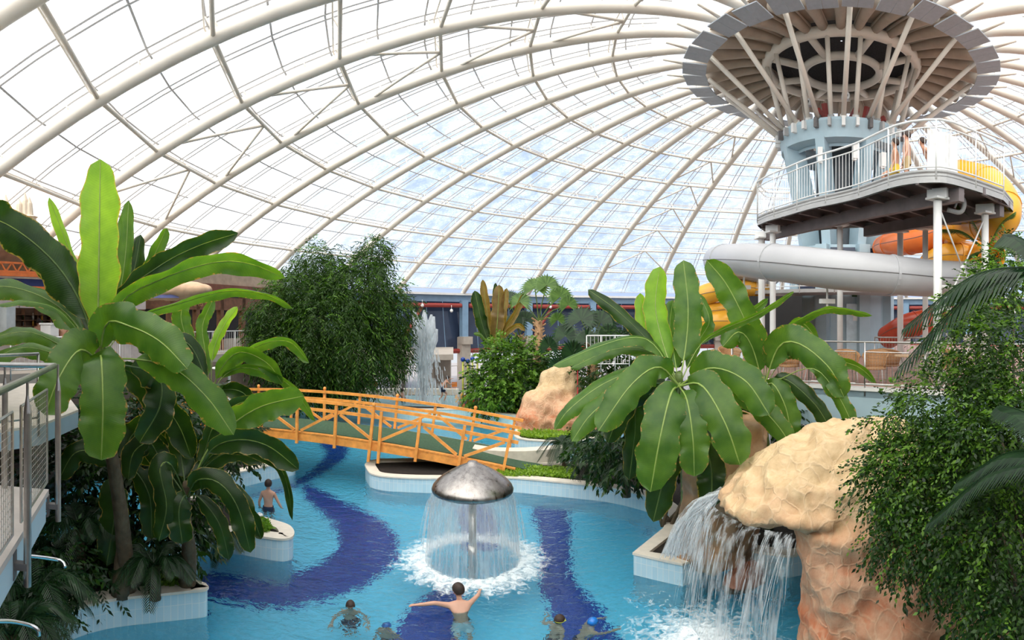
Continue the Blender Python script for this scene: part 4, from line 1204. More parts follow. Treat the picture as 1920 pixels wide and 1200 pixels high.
# waterfall
lip = [(3.50, 9.75), (3.47, 9.3), (3.52, 8.85), (3.66, 8.4), (3.9, 8.0), (4.22, 7.72)]
lipc = catmull([Vector((x, y, 1.93)) for x, y in lip], 8)
def fall_pt(p, t, out=.55, ox=0, z0=None):
    d = Vector((-1.0, -.25, 0)).normalized()
    zz = p.z * (1 - t * t)
    return Vector((p.x, p.y, 0)) + d * (out * t) + Vector((ox * t, 0, zz))
mb = MB(); rows = []
for p in lipc: rows.append([mb.vert(fall_pt(p, t)) for t in (0, .2, .4, .6, .8, .93, .995)])
for A, B in zip(rows[:-1], rows[1:]):
    for i in range(6): mb.face((A[i], A[i + 1], B[i + 1], B[i]))
nl = len(lipc)
for k in range(420):
    if RNG.random() < .75: i = int(min(nl - 1, abs(RNG.gauss(.13, .08)) * nl)) if RNG.random() < .55 else int(max(0, nl - 1 - abs(RNG.gauss(.12, .09)) * nl))
    else: i = RNG.randrange(nl)
    p = lipc[i] + Vector((RNG.uniform(-.03, .03), RNG.uniform(-.06, .06), RNG.uniform(-.02, .01)))
    t0 = RNG.uniform(0, .75); t1 = min(.995, t0 + RNG.uniform(.12, .5)); out = RNG.uniform(.35, .75); ox = RNG.gauss(0, .10)
    pts = [fall_pt(p, t0 + (t1 - t0) * u / 5, out, ox) for u in range(6)]
    r = RNG.uniform(.003, .010); mb.tube(pts, [r * .4, r, r, r, r * .8, r * .3], 4, caps=False)
o = mb.build('waterfall', M_FALL2, None, smooth=True); o['kind'] = 'stuff'; tag(o, 'white waterfall pouring from the lip of the overhanging rock', 'waterfall')
# water sliding over the wet boulder
mb = MB()
for k in range(120):
    u = RNG.random() * 45
    pts = [P(1345 + u * .3, 925, 10.6), P(1305 + u * .7, 945, 10.5), P(1268 + u, 985, 10.5), P(1245 + u * 1.2, 1040, 10.5)]
    pts = [p + Vector((RNG.gauss(0, .04), RNG.gauss(0, .04), RNG.gauss(0, .05))) for p in pts]
    mb.tube(catmull(pts, 3), RNG.uniform(.006, .018), 4, caps=False)
o = mb.build('waterfall', mat_fall('thin_grey_water', (8, 8, 1.0), .3, .7, .5), None, smooth=True); o['kind'] = 'stuff'; tag(o, 'thin grey veil of water over the brown wet boulder', 'waterfall')
q = Pz(1290, 1150, 0)
foam_ring('foam', (2.95, 8.75), [(.02, 1.0, .05), (.3, .9, .06), (.7, .6, .03), (1.1, .4, 0), (1.6, .15, 0), (2.1, -.15, 0)], 90, 'large white foam patch at the foot of the waterfall', .3, sq=1.15)
q = Pz(1215, 1125, 0)
foam_ring('foam', (q.x, q.y), [(.02, .35, .0), (.35, .3, .0), (.6, .1, 0), (.85, -.2, 0)], 60, 'faint foam patch left of the waterfall', .3, sq=.8)
q = Pz(1000, 830, 0)
foam_ring('foam', (q.x - .4, q.y), [(.02, .5, .0), (.8, .4, .0), (1.6, .1, 0), (2.2, -.2, 0)], 60, 'white foam on the water behind the bench wall', .3, sq=.8)

# ------------------------------------------------------------------ tall fountain behind the bridge
fc = P(795, 600, 32.0); fc.z = .6
mb = MB()
for k in range(11):
    px = RNG.uniform(-.35, .35) if k else 0; top = [5.15, 4.3, 4.9, 4.6, 5.2, 3.6, 4.1, 3.9, 4.8, 3.3, 4.5][k]
    n = 14; pts = []; rs = []
    for i in range(n + 1):
        t = i / n; pts.append(fc + Vector((px * t * t * 2.2 + .03 * math.sin(t * 9 + k), RNG.uniform(-.04, .04), top * t))); rs.append(.09 + .16 * t ** .7 if t < .85 else .25 * (1.05 - t) / .2)
    mb.tube(pts, [max(.02, r) for r in rs], 9, caps=False)
core = mb
for k in range(520):
    a = RNG.uniform(0, 6.283); sp = abs(RNG.gauss(0, .6)) + .1; top = 5.3 - sp * 2.6 * RNG.uniform(.5, 1.1)
    z1 = RNG.uniform(.2, max(.5, top)); L_ = RNG.uniform(.15, .7)
    q = Vector((math.cos(a) * sp, math.sin(a) * sp, 0)) * (.35 + .75 * (1 - z1 / 6))
    core.tube([fc + q + Vector((0, 0, z1)), fc + q * 1.05 + Vector((0, 0, max(.02, z1 - L_)))], [.012, .03], 4, caps=False)
o = core.build('fountain_jet', M_JET, None, smooth=True); o['kind'] = 'stuff'; tag(o, 'tall white fountain jet in the raised pool behind the bridge', 'fountain')
foam_ring('foam', (fc.x, fc.y), [(.02, .8, .6), (.7, .5, .6), (1.3, 0, .6)], 50, 'white splash at the foot of the tall fountain', .2)
# spray arcs over the flower bed of the raised pool
mb = MB()
for (px, d, h) in ((862, 30.2, 1.0), (905, 30.0, 1.0), (940, 29.8, 1.2), (975, 29.4, 1.7), (985, 29.0, 2.0)):
    b0 = P(px, 600, d); b0.z = .62
    for k in range(26):
        o_ = Vector((RNG.gauss(0, .16), -.7 * RNG.uniform(.5, 1.2), 0))
        pts = [b0 + o_ * t + Vector((0, 0, h * 4 * t * (1 - t) * RNG.uniform(.85, 1.05))) for t in (0.05, .25, .45, .65, .85, 1)]
        mb.tube(pts, .012, 4, caps=False)
o = mb.build('spray_arcs', mat_fall('fine_spray', (6, 6, 2), .35, .8, .35), None, smooth=True); o['kind'] = 'stuff'; tag(o, 'thin arcs of spray in front of the rear flower bed', 'water')
# ------------------------------------------------------------------ plants
def mat_banana(name, base, light, edge=.5, trans=.42):
    t = NT(name)
    sp = t.n('ShaderNodeSeparateXYZ'); t.link(t.uv(), sp.inputs[0])
    u = sp.outputs['X']; v = sp.outputs['Y']
    au = t.math('ABSOLUTE', u)
    nz = t.noise(3.0, 4); n2 = t.noise(14.0, 4)
    c = t.ramp(nz.outputs['Fac'], [(.3, base), (.72, light)])
    ph = t.math('SUBTRACT', t.math('MULTIPLY', v, 420.0), t.math('MULTIPLY', au, 22.0))
    st = t.math('MULTIPLY_ADD', t.math('SINE', ph), .5, .5)
    c = t.mix(t.math('MULTIPLY', st, .10), c, tuple(x * .55 for x in base))
    mid = t.n('ShaderNodeMapRange', {'From Min': .018, 'From Max': .045, 'To Min': 1.0, 'To Max': 0.0}); t.link(au, mid.inputs['Value'])
    c = t.mix(mid.outputs[0], c, (.30, .40, .10))
    ed = t.n('ShaderNodeMapRange', {'From Min': .88, 'From Max': .97, 'To Min': 0.0, 'To Max': 1.0})
    t.link(t.math('ADD', au, t.math('MULTIPLY', t.math('SUBTRACT', n2.outputs['Fac'], .62), edge)), ed.inputs['Value'])
    ec = t.ramp(n2.outputs['Fac'], [(.4, (.50, .46, .10)), (.62, (.34, .20, .07))])
    c = t.mix(ed.outputs[0], c, ec)
    b = t.n('ShaderNodeBsdfPrincipled', {'Roughness': .38}); b.inputs['Specular IOR Level'].default_value = .45
    t.link(c, b.inputs['Base Color'])
    t.link(t.bump(st, .12, .006), b.inputs['Normal'])
    tr = t.n('ShaderNodeBsdfTranslucent'); t.link(t.mix(1.0, c, (2.6, 2.6, .6), 'MULTIPLY'), tr.inputs['Color'])
    mx = t.n('ShaderNodeMixShader', {0: trans}); t.link(b.outputs[0], mx.inputs[1]); t.link(tr.outputs[0], mx.inputs[2])
    return t.surf(mx.outputs[0])
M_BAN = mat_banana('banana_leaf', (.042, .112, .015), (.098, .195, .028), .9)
M_BAND = mat_banana('banana_leaf_shaded', (.010, .032, .006), (.028, .068, .011), .4, .3)  # darker leaf copy, shade of the low planting put into its colour
M_BANY = mat_banana('banana_leaf_backlit', (.14, .28, .035), (.26, .44, .06), .2, .6)  # lighter leaf copy, backlight on upright leaves put into its colour
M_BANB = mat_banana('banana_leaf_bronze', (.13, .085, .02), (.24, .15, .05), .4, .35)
M_MIDRIB = pbr('leaf_midrib', (.22, .31, .07), .45, 0, .15, 10)

M_MIDD = pbr('shaded_midrib', (.07, .12, .03), .45, 0, .15, 10)  # darker midrib to go with the leaves that have shade in their colour
def banana_leaf(parent, pts, hw, mat, roll=0, pet=.22, wav=.10, fold=.35, droop=0, nu=8, nv=30, tatter=0.0, name='leaf', seed=None):
    """pts: 3-D path of petiole and midrib; the blade starts at fraction pet; hw: half width in metres"""
    rnd = random.Random(seed if seed is not None else RNG.random())
    path = catmull(pts, 10); n = len(path)
    L = [0]
    for a, b in zip(path[:-1], path[1:]): L.append(L[-1] + (b - a).length)
    T_ = L[-1]
    def at(s):
        s = max(0, min(T_, s))
        for i in range(n - 1):
            if s <= L[i + 1]:
                f = (s - L[i]) / max(1e-6, L[i + 1] - L[i]); return path[i].lerp(path[i + 1], f), (path[min(i + 2, n - 1)] - path[max(i - 1, 0)]).normalized()
        return path[-1], (path[-1] - path[-2]).normalized()
    mb = MB(); rows = []
    eye = Vector((0, 0, EYE)); ph1 = rnd.uniform(0, 6); ph2 = rnd.uniform(0, 6); fq = rnd.uniform(5, 9)
    for i in range(nv + 1):
        t = i / nv; c, T = at(T_ * (pet + (1 - pet) * t))
        view = (c - eye).normalized()
        S = T.cross(view)
        if S.length < .05: S = T.cross(Vector((0, 0, 1)))
        S.normalize(); S = Matrix.Rotation(math.radians(roll), 3, T) @ S; S.normalize(); N = S.cross(T)
        if N.z < 0 and abs(roll) < 1: N = N
        w = hw * min(1.0, (t / .22) ** .55 if t > 0 else 0) * (1 - .12 * t) * (1 if t < .72 else max(0.0, 1 - ((t - .72) / .28) ** 2.4) ** .5)
        w = max(w, .004)
        row = []
        for k in range(nu + 1):
            u = -1 + 2 * k / nu; sg = 1 if u > 0 else -1
            au = abs(u)
            e = wav * hw * au ** 2 * (math.sin(t * fq * 2.3 + ph1 * sg) + .6 * math.sin(t * fq * 5.1 + ph2 * sg))
            ww = w * (1 + .07 * math.sin(t * 31 + ph2 * sg) * au + .05 * math.sin(t * 17 + ph1))
            p = c + S * (u * ww * math.cos(fold * au)) + N * (-(ww * math.sin(fold) * au * au) * (-1 if N.z < 0 else 1) * 1.0 + e)
            row.append(mb.vert(p))
        rows.append(row)
    for i in range(nv):
        for k in range(nu):
            u0 = -1 + 2 * k / nu; u1 = -1 + 2 * (k + 1) / nu
            mb.face((rows[i][k], rows[i][k + 1], rows[i + 1][k + 1], rows[i + 1][k]), 0,
                    [(u0, i / nv), (u1, i / nv), (u1, (i + 1) / nv), (u0, (i + 1) / nv)])
    o = mb.build(name, mat, parent, smooth=True)
    mb = MB(); pp = []; rr = []
    for i in range(17):
        t = i / 16; c, T = at(T_ * t); view = (c - eye).normalized(); S = T.cross(view)
        if S.length < .05: S = T.cross(Vector((0, 0, 1)))
        S.normalize(); N = S.cross(T); pp.append(c + Vector((0, 0, -.004))); rr.append((.019 * hw / .35) * (1 - t) ** .8 + .003)
    mb.tube(pp, rr, 7, caps=False)
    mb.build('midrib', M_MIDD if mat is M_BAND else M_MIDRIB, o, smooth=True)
    return o
def banana(name, crown, leaves, base, label, group=None, mat=None, stem_r=.13, cat='plant', mats=None):
    """crown (px, py, d); leaves: (list of (px, py, d offset), half width px, material, roll)"""
    cx, cy_, cd_ = crown
    cp = P(cx, cy_, cd_)
    root = empty(name, base, label, cat, group)
    mb = MB(); b0 = Vector(base)
    pts = [b0, b0.lerp(cp, .35) + Vector((.05, 0, 0)), b0.lerp(cp, .7) + Vector((-.03, 0, 0)), cp]
    mb.tube(catmull(pts, 5), [stem_r * (1.25 - .75 * i / 15) for i in range(16)], 12)
    mb.build('stem', M_BARK if cd_ < 11 else M_STEM, root, smooth=True)  # near stems take the dark bark colour in place of shade
    for k, lf in enumerate(leaves):
        pts, hw, m_, roll = lf[:4]
        kw = lf[4] if len(lf) > 4 else {}
        P3 = [cp - Vector((0, 0, .25))] + [P(px, py, cd_ + dd) for px, py, dd in pts]
        dm = cd_ + sum(q[2] for q in pts) / len(pts)
        tot = sum((P3[i + 1] - P3[i]).length for i in range(len(P3) - 1))
        banana_leaf(root, P3, hw * dm / F, m_, roll, seed=k * 7 + int(cx), **kw)
    return root
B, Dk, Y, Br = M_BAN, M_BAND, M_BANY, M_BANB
d9 = Pz(240, 1110, .45)
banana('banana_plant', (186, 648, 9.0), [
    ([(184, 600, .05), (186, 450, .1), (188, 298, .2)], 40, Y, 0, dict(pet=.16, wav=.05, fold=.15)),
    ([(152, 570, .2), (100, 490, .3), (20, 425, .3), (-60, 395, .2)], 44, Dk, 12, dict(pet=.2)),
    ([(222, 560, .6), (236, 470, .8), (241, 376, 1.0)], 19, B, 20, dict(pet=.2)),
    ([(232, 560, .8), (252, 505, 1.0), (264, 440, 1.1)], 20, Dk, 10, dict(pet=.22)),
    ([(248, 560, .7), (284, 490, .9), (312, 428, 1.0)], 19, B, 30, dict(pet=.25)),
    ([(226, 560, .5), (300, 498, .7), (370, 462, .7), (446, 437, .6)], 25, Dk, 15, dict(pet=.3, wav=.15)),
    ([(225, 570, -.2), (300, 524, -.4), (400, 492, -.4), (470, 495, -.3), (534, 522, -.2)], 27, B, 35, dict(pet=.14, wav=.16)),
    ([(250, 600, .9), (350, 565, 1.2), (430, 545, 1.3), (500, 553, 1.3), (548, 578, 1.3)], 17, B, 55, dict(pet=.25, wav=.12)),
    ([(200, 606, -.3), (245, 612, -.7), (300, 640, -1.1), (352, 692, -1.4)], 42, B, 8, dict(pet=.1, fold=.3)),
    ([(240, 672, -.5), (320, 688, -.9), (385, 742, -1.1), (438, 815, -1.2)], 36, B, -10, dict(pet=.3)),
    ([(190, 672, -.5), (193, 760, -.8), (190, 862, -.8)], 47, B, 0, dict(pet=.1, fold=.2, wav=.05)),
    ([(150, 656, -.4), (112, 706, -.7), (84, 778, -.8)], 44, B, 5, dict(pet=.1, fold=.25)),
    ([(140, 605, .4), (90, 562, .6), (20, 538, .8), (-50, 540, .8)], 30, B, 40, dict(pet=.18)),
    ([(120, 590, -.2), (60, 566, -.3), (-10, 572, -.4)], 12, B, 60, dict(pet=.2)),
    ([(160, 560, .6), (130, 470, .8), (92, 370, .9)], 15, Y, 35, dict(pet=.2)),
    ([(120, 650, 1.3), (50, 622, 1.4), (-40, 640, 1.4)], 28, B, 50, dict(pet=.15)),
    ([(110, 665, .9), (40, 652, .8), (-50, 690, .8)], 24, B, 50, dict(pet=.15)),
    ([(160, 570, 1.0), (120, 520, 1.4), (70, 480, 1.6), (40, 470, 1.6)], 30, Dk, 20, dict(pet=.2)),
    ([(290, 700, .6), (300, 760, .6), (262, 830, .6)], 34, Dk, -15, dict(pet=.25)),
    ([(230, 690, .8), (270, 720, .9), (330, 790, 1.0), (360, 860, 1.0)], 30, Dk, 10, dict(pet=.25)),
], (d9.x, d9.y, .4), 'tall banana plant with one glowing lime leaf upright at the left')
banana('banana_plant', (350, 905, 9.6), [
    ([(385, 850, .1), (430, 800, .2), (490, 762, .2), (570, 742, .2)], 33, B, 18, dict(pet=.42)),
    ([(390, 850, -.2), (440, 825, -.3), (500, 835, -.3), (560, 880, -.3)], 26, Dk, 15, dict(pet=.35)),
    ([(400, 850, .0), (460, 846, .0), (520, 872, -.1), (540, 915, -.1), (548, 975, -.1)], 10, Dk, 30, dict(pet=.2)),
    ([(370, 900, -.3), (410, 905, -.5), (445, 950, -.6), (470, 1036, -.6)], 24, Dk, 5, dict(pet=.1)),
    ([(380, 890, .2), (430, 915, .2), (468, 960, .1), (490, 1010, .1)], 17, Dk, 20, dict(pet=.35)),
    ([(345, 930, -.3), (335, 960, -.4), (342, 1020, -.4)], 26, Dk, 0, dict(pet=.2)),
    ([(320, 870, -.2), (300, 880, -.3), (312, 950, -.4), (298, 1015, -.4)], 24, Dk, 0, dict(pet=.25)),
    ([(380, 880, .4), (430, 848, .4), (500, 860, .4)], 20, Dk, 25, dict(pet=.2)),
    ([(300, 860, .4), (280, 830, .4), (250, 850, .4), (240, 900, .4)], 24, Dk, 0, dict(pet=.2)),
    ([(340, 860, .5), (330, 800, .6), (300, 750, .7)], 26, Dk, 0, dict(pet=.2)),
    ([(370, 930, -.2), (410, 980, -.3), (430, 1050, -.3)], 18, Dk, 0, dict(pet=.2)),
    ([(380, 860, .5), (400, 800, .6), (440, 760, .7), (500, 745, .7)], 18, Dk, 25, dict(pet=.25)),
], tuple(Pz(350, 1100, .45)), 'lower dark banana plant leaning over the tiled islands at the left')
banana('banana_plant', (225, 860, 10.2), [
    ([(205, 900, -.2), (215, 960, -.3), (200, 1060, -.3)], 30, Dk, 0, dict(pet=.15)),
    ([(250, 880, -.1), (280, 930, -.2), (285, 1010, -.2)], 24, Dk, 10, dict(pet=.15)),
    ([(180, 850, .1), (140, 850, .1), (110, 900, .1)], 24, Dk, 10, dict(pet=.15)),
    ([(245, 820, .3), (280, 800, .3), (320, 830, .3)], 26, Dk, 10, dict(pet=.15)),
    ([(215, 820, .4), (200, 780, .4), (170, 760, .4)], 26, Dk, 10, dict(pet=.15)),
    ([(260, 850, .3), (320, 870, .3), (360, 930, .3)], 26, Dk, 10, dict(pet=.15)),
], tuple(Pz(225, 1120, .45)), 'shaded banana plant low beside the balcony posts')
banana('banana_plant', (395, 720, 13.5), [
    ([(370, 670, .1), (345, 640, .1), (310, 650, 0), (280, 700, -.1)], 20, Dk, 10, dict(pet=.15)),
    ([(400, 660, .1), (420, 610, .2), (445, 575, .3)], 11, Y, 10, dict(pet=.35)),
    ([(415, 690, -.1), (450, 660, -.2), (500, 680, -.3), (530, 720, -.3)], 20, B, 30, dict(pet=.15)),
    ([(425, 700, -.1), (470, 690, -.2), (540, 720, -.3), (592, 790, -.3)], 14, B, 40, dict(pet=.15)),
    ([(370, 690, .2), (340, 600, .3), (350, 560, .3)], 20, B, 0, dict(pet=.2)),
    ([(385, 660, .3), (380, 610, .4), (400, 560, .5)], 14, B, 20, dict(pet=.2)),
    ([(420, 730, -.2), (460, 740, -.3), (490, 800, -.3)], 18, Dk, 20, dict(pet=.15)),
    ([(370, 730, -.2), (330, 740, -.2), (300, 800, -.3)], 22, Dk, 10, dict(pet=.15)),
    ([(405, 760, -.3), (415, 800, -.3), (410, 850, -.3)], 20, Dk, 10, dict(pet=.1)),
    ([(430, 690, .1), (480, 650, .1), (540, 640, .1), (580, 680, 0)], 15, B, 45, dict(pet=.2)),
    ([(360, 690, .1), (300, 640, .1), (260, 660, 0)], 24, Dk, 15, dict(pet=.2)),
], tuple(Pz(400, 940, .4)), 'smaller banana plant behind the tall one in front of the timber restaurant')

db = Pz(1290, 985, .42)
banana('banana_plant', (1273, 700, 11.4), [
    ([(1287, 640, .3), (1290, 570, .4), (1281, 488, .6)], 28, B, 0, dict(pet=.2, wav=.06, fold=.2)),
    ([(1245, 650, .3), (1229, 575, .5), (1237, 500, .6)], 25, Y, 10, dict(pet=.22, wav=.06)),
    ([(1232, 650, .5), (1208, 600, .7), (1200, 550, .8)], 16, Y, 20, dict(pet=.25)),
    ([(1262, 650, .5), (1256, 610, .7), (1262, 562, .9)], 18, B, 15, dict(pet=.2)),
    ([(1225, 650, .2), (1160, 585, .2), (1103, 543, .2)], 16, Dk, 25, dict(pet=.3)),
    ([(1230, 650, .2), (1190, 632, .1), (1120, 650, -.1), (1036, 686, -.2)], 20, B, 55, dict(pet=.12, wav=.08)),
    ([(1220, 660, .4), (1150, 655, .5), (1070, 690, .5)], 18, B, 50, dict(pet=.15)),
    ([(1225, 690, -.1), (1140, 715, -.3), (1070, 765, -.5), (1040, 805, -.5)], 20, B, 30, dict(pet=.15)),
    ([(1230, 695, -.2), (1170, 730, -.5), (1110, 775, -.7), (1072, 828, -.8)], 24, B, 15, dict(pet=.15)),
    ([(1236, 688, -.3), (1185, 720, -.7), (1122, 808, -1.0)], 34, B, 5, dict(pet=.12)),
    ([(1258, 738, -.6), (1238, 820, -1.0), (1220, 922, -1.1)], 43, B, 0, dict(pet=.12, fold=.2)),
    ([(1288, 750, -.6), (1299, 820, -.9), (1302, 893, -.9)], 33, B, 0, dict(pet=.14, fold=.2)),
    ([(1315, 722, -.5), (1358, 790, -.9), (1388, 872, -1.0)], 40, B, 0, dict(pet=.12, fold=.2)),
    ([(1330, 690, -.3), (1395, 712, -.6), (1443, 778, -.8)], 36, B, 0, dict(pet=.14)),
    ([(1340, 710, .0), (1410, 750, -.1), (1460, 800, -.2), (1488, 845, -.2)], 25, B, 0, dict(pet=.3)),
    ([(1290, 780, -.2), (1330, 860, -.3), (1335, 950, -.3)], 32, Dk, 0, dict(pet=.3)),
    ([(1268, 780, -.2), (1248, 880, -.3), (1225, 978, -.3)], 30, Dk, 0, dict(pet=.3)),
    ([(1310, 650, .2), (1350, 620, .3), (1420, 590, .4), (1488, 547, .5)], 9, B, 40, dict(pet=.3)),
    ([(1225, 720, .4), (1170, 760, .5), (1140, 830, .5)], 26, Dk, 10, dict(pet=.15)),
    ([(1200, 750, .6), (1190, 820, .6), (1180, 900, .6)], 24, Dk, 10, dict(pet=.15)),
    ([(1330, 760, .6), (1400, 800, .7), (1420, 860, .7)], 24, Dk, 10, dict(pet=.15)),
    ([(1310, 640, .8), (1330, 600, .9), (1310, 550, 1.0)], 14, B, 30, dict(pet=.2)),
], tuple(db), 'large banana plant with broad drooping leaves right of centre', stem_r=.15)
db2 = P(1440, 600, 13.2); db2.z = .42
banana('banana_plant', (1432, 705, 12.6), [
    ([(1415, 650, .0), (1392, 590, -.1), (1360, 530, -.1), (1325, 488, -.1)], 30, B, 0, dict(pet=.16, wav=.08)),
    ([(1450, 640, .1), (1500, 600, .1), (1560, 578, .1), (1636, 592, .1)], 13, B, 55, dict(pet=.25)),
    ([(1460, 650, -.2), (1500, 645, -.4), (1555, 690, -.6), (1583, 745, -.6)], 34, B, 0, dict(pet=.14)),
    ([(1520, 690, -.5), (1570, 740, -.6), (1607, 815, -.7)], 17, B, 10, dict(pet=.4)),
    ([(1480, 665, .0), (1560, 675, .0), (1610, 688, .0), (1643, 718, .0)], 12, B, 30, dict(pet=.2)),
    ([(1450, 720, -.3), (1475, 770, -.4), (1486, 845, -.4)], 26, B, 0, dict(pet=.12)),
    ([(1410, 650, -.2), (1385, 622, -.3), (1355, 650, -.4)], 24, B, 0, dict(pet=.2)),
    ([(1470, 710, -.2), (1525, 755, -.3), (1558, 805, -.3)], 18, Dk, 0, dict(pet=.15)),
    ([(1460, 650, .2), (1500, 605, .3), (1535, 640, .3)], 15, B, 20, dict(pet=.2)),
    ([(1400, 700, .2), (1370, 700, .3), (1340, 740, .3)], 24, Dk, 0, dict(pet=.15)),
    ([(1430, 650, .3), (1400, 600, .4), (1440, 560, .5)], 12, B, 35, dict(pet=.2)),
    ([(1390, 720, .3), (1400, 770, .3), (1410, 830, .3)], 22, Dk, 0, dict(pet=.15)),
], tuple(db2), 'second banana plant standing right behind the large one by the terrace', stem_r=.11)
# traveller's palm far behind the pool, bronze erect leaves
dt = P(925, 600, 31.5); dt.z = .55
banana('bronze_leaved_plant', (925, 655, 31.5), [
    ([(905, 610, 0), (890, 545, 0)], 13, Dk, 0, dict(pet=.1, wav=.03)),
    ([(915, 600, .1), (905, 524, .1)], 9, Br, 10, dict(pet=.1, wav=.03)),
    ([(930, 600, .1), (929, 530, .1)], 7, Dk, 0, dict(pet=.1, wav=.03)),
    ([(932, 610, -.1), (936, 534, -.1)], 14, Br, 0, dict(pet=.1, wav=.03)),
    ([(940, 610, 0), (950, 540, 0)], 8, Br, 0, dict(pet=.1, wav=.03)),
    ([(945, 620, 0), (965, 590, 0), (985, 545, 0)], 7, Br, 20, dict(pet=.3, wav=.03)),
    ([(945, 630, 0), (970, 610, 0), (985, 620, 0)], 6, Br, 20, dict(pet=.3, wav=.03)),
    ([(905, 630, 0), (888, 625, 0)], 5, B, 20, dict(pet=.2, wav=.03)),
], tuple(dt), 'erect bronze-leaved plant against the far wall', stem_r=.3)

# ---- leaf clouds
NPR = np.random.RandomState(5)
def leaf_cloud(name, c, d, L, ratio, mat, parent=None, normal_up=.6):
    """c, d (N,3) arrays of leaf bases and directions; L (N,) lengths"""
    N = len(c); d = d / np.maximum(1e-6, np.linalg.norm(d, axis=1, keepdims=True))
    up = NPR.normal(0, 1, (N, 3)) * (1 - normal_up); up[:, 2] += normal_up
    s = np.cross(d, up); s /= np.maximum(1e-6, np.linalg.norm(s, axis=1, keepdims=True))
    nrm = np.cross(s, d)
    Lc = L[:, None]; w = Lc * ratio * .5
    v0 = c; v1 = c + d * Lc * .42 + s * w - nrm * w * .25; v2 = c + d * Lc + nrm * Lc * -.12; v3 = c + d * Lc * .42 - s * w - nrm * w * .25
    V4 = np.stack([v0, v1, v2, v3], 1).reshape(-1, 3)
    q = np.arange(N * 4).reshape(-1, 4)
    return fastmesh(name, V4, q, mat, parent)
def cloud_points(ells, n, shell=.55):
    """random points in the outer shell of ellipsoids (cx, cy, cz, rx, ry, rz) with outward directions"""
    vol = np.array([(e[3] * e[4] * e[5]) ** (2 / 3) for e in ells]); vol /= vol.sum()
    idx = NPR.choice(len(ells), n, p=vol); E = np.array(ells)[idx]
    u = NPR.normal(0, 1, (n, 3)); u /= np.linalg.norm(u, axis=1, keepdims=True)
    r = shell + (1 - shell) * NPR.rand(n, 1) ** .6
    lump = 1 + .20 * np.sin(u[:, :1] * 8 + E[:, :1] * 9) * np.cos(u[:, 2:3] * 7 + E[:, 1:2] * 9)
    return E[:, :3] + u * E[:, 3:] * r * lump, u
def bush(name, base, ells, n, L, ratio, mats, label, cat='plant', group=None, droop=.5, twig=12, tw_len=.35, shell=.55, stems=None, stem_mat=None, hang=0.0, stem_r=.05, nup=.6):
    root = empty(name, base, label, cat, group)
    nt_ = n // twig
    c, u = cloud_points(ells, nt_, shell)
    # a twig grows outwards and nods; its leaves sit alternately along it
    dirs = u + NPR.normal(0, .45, (nt_, 3)); dirs[:, 2] -= droop; dirs /= np.linalg.norm(dirs, axis=1, keepdims=True)
    t = np.tile(np.linspace(0, 1, twig), (nt_, 1))[..., None]
    pos = c[:, None, :] + dirs[:, None, :] * t * tw_len
    pos[..., 2] -= (hang * t[..., 0] ** 2) * tw_len
    side = np.cross(dirs, [0, 0, 1.0]); side /= np.maximum(1e-6, np.linalg.norm(side, axis=1, keepdims=True))
    alt = np.where(np.arange(twig) % 2 == 0, 1, -1)[None, :, None]
    ld = dirs[:, None, :] * .8 + side[:, None, :] * alt * .8 + NPR.normal(0, .25, (nt_, twig, 3)); ld[..., 2] -= droop * .5
    Ls = L * NPR.uniform(.6, 1.15, nt_ * twig)
    C_ = pos.reshape(-1, 3); D_ = ld.reshape(-1, 3)
    k = np.repeat(NPR.rand(nt_) , twig)
    edges = np.linspace(0, 1, len(mats) + 1)
    for i, m_ in enumerate(mats):
        sel = (k >= edges[i]) & (k <= edges[i + 1])
        o = leaf_cloud('foliage', C_[sel], D_[sel], Ls[sel], ratio, m_, root, nup); o['kind'] = 'stuff'
    mb = MB()
    tops = stems or [Vector(e[:3]) for e in ells]
    for tp_ in tops:
        tp_ = Vector(tp_); b0 = Vector(base) + Vector((RNG.uniform(-.15, .15), RNG.uniform(-.15, .15), 0))
        mb.tube(catmull([b0, b0.lerp(tp_, .5) + Vector((RNG.uniform(-.1, .1), 0, .1)), tp_], 5), [stem_r * (1 - .06 * i) for i in range(11)], 6)
    mb.build('branches', stem_mat or M_BARK, root, smooth=True)
    return root
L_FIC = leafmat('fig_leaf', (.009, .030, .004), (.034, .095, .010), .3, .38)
L_FICB = leafmat('fig_leaf_sunlit', (.08, .18, .02), (.20, .37, .045), .4, .38)  # lighter fig leaf copy, sunlit highlights put into its colour
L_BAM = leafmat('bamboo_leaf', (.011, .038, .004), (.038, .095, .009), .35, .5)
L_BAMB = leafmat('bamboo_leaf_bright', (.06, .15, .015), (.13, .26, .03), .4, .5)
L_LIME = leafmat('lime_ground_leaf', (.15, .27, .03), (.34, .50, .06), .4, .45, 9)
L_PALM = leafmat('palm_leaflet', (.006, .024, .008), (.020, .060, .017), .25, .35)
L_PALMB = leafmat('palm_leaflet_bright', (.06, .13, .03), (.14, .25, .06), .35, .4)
def E3(px, py, d, rx, ry, rz):
    q = P(px, py, d); return (q.x, q.y, q.z, rx * d / F, ry, rz * d / F)
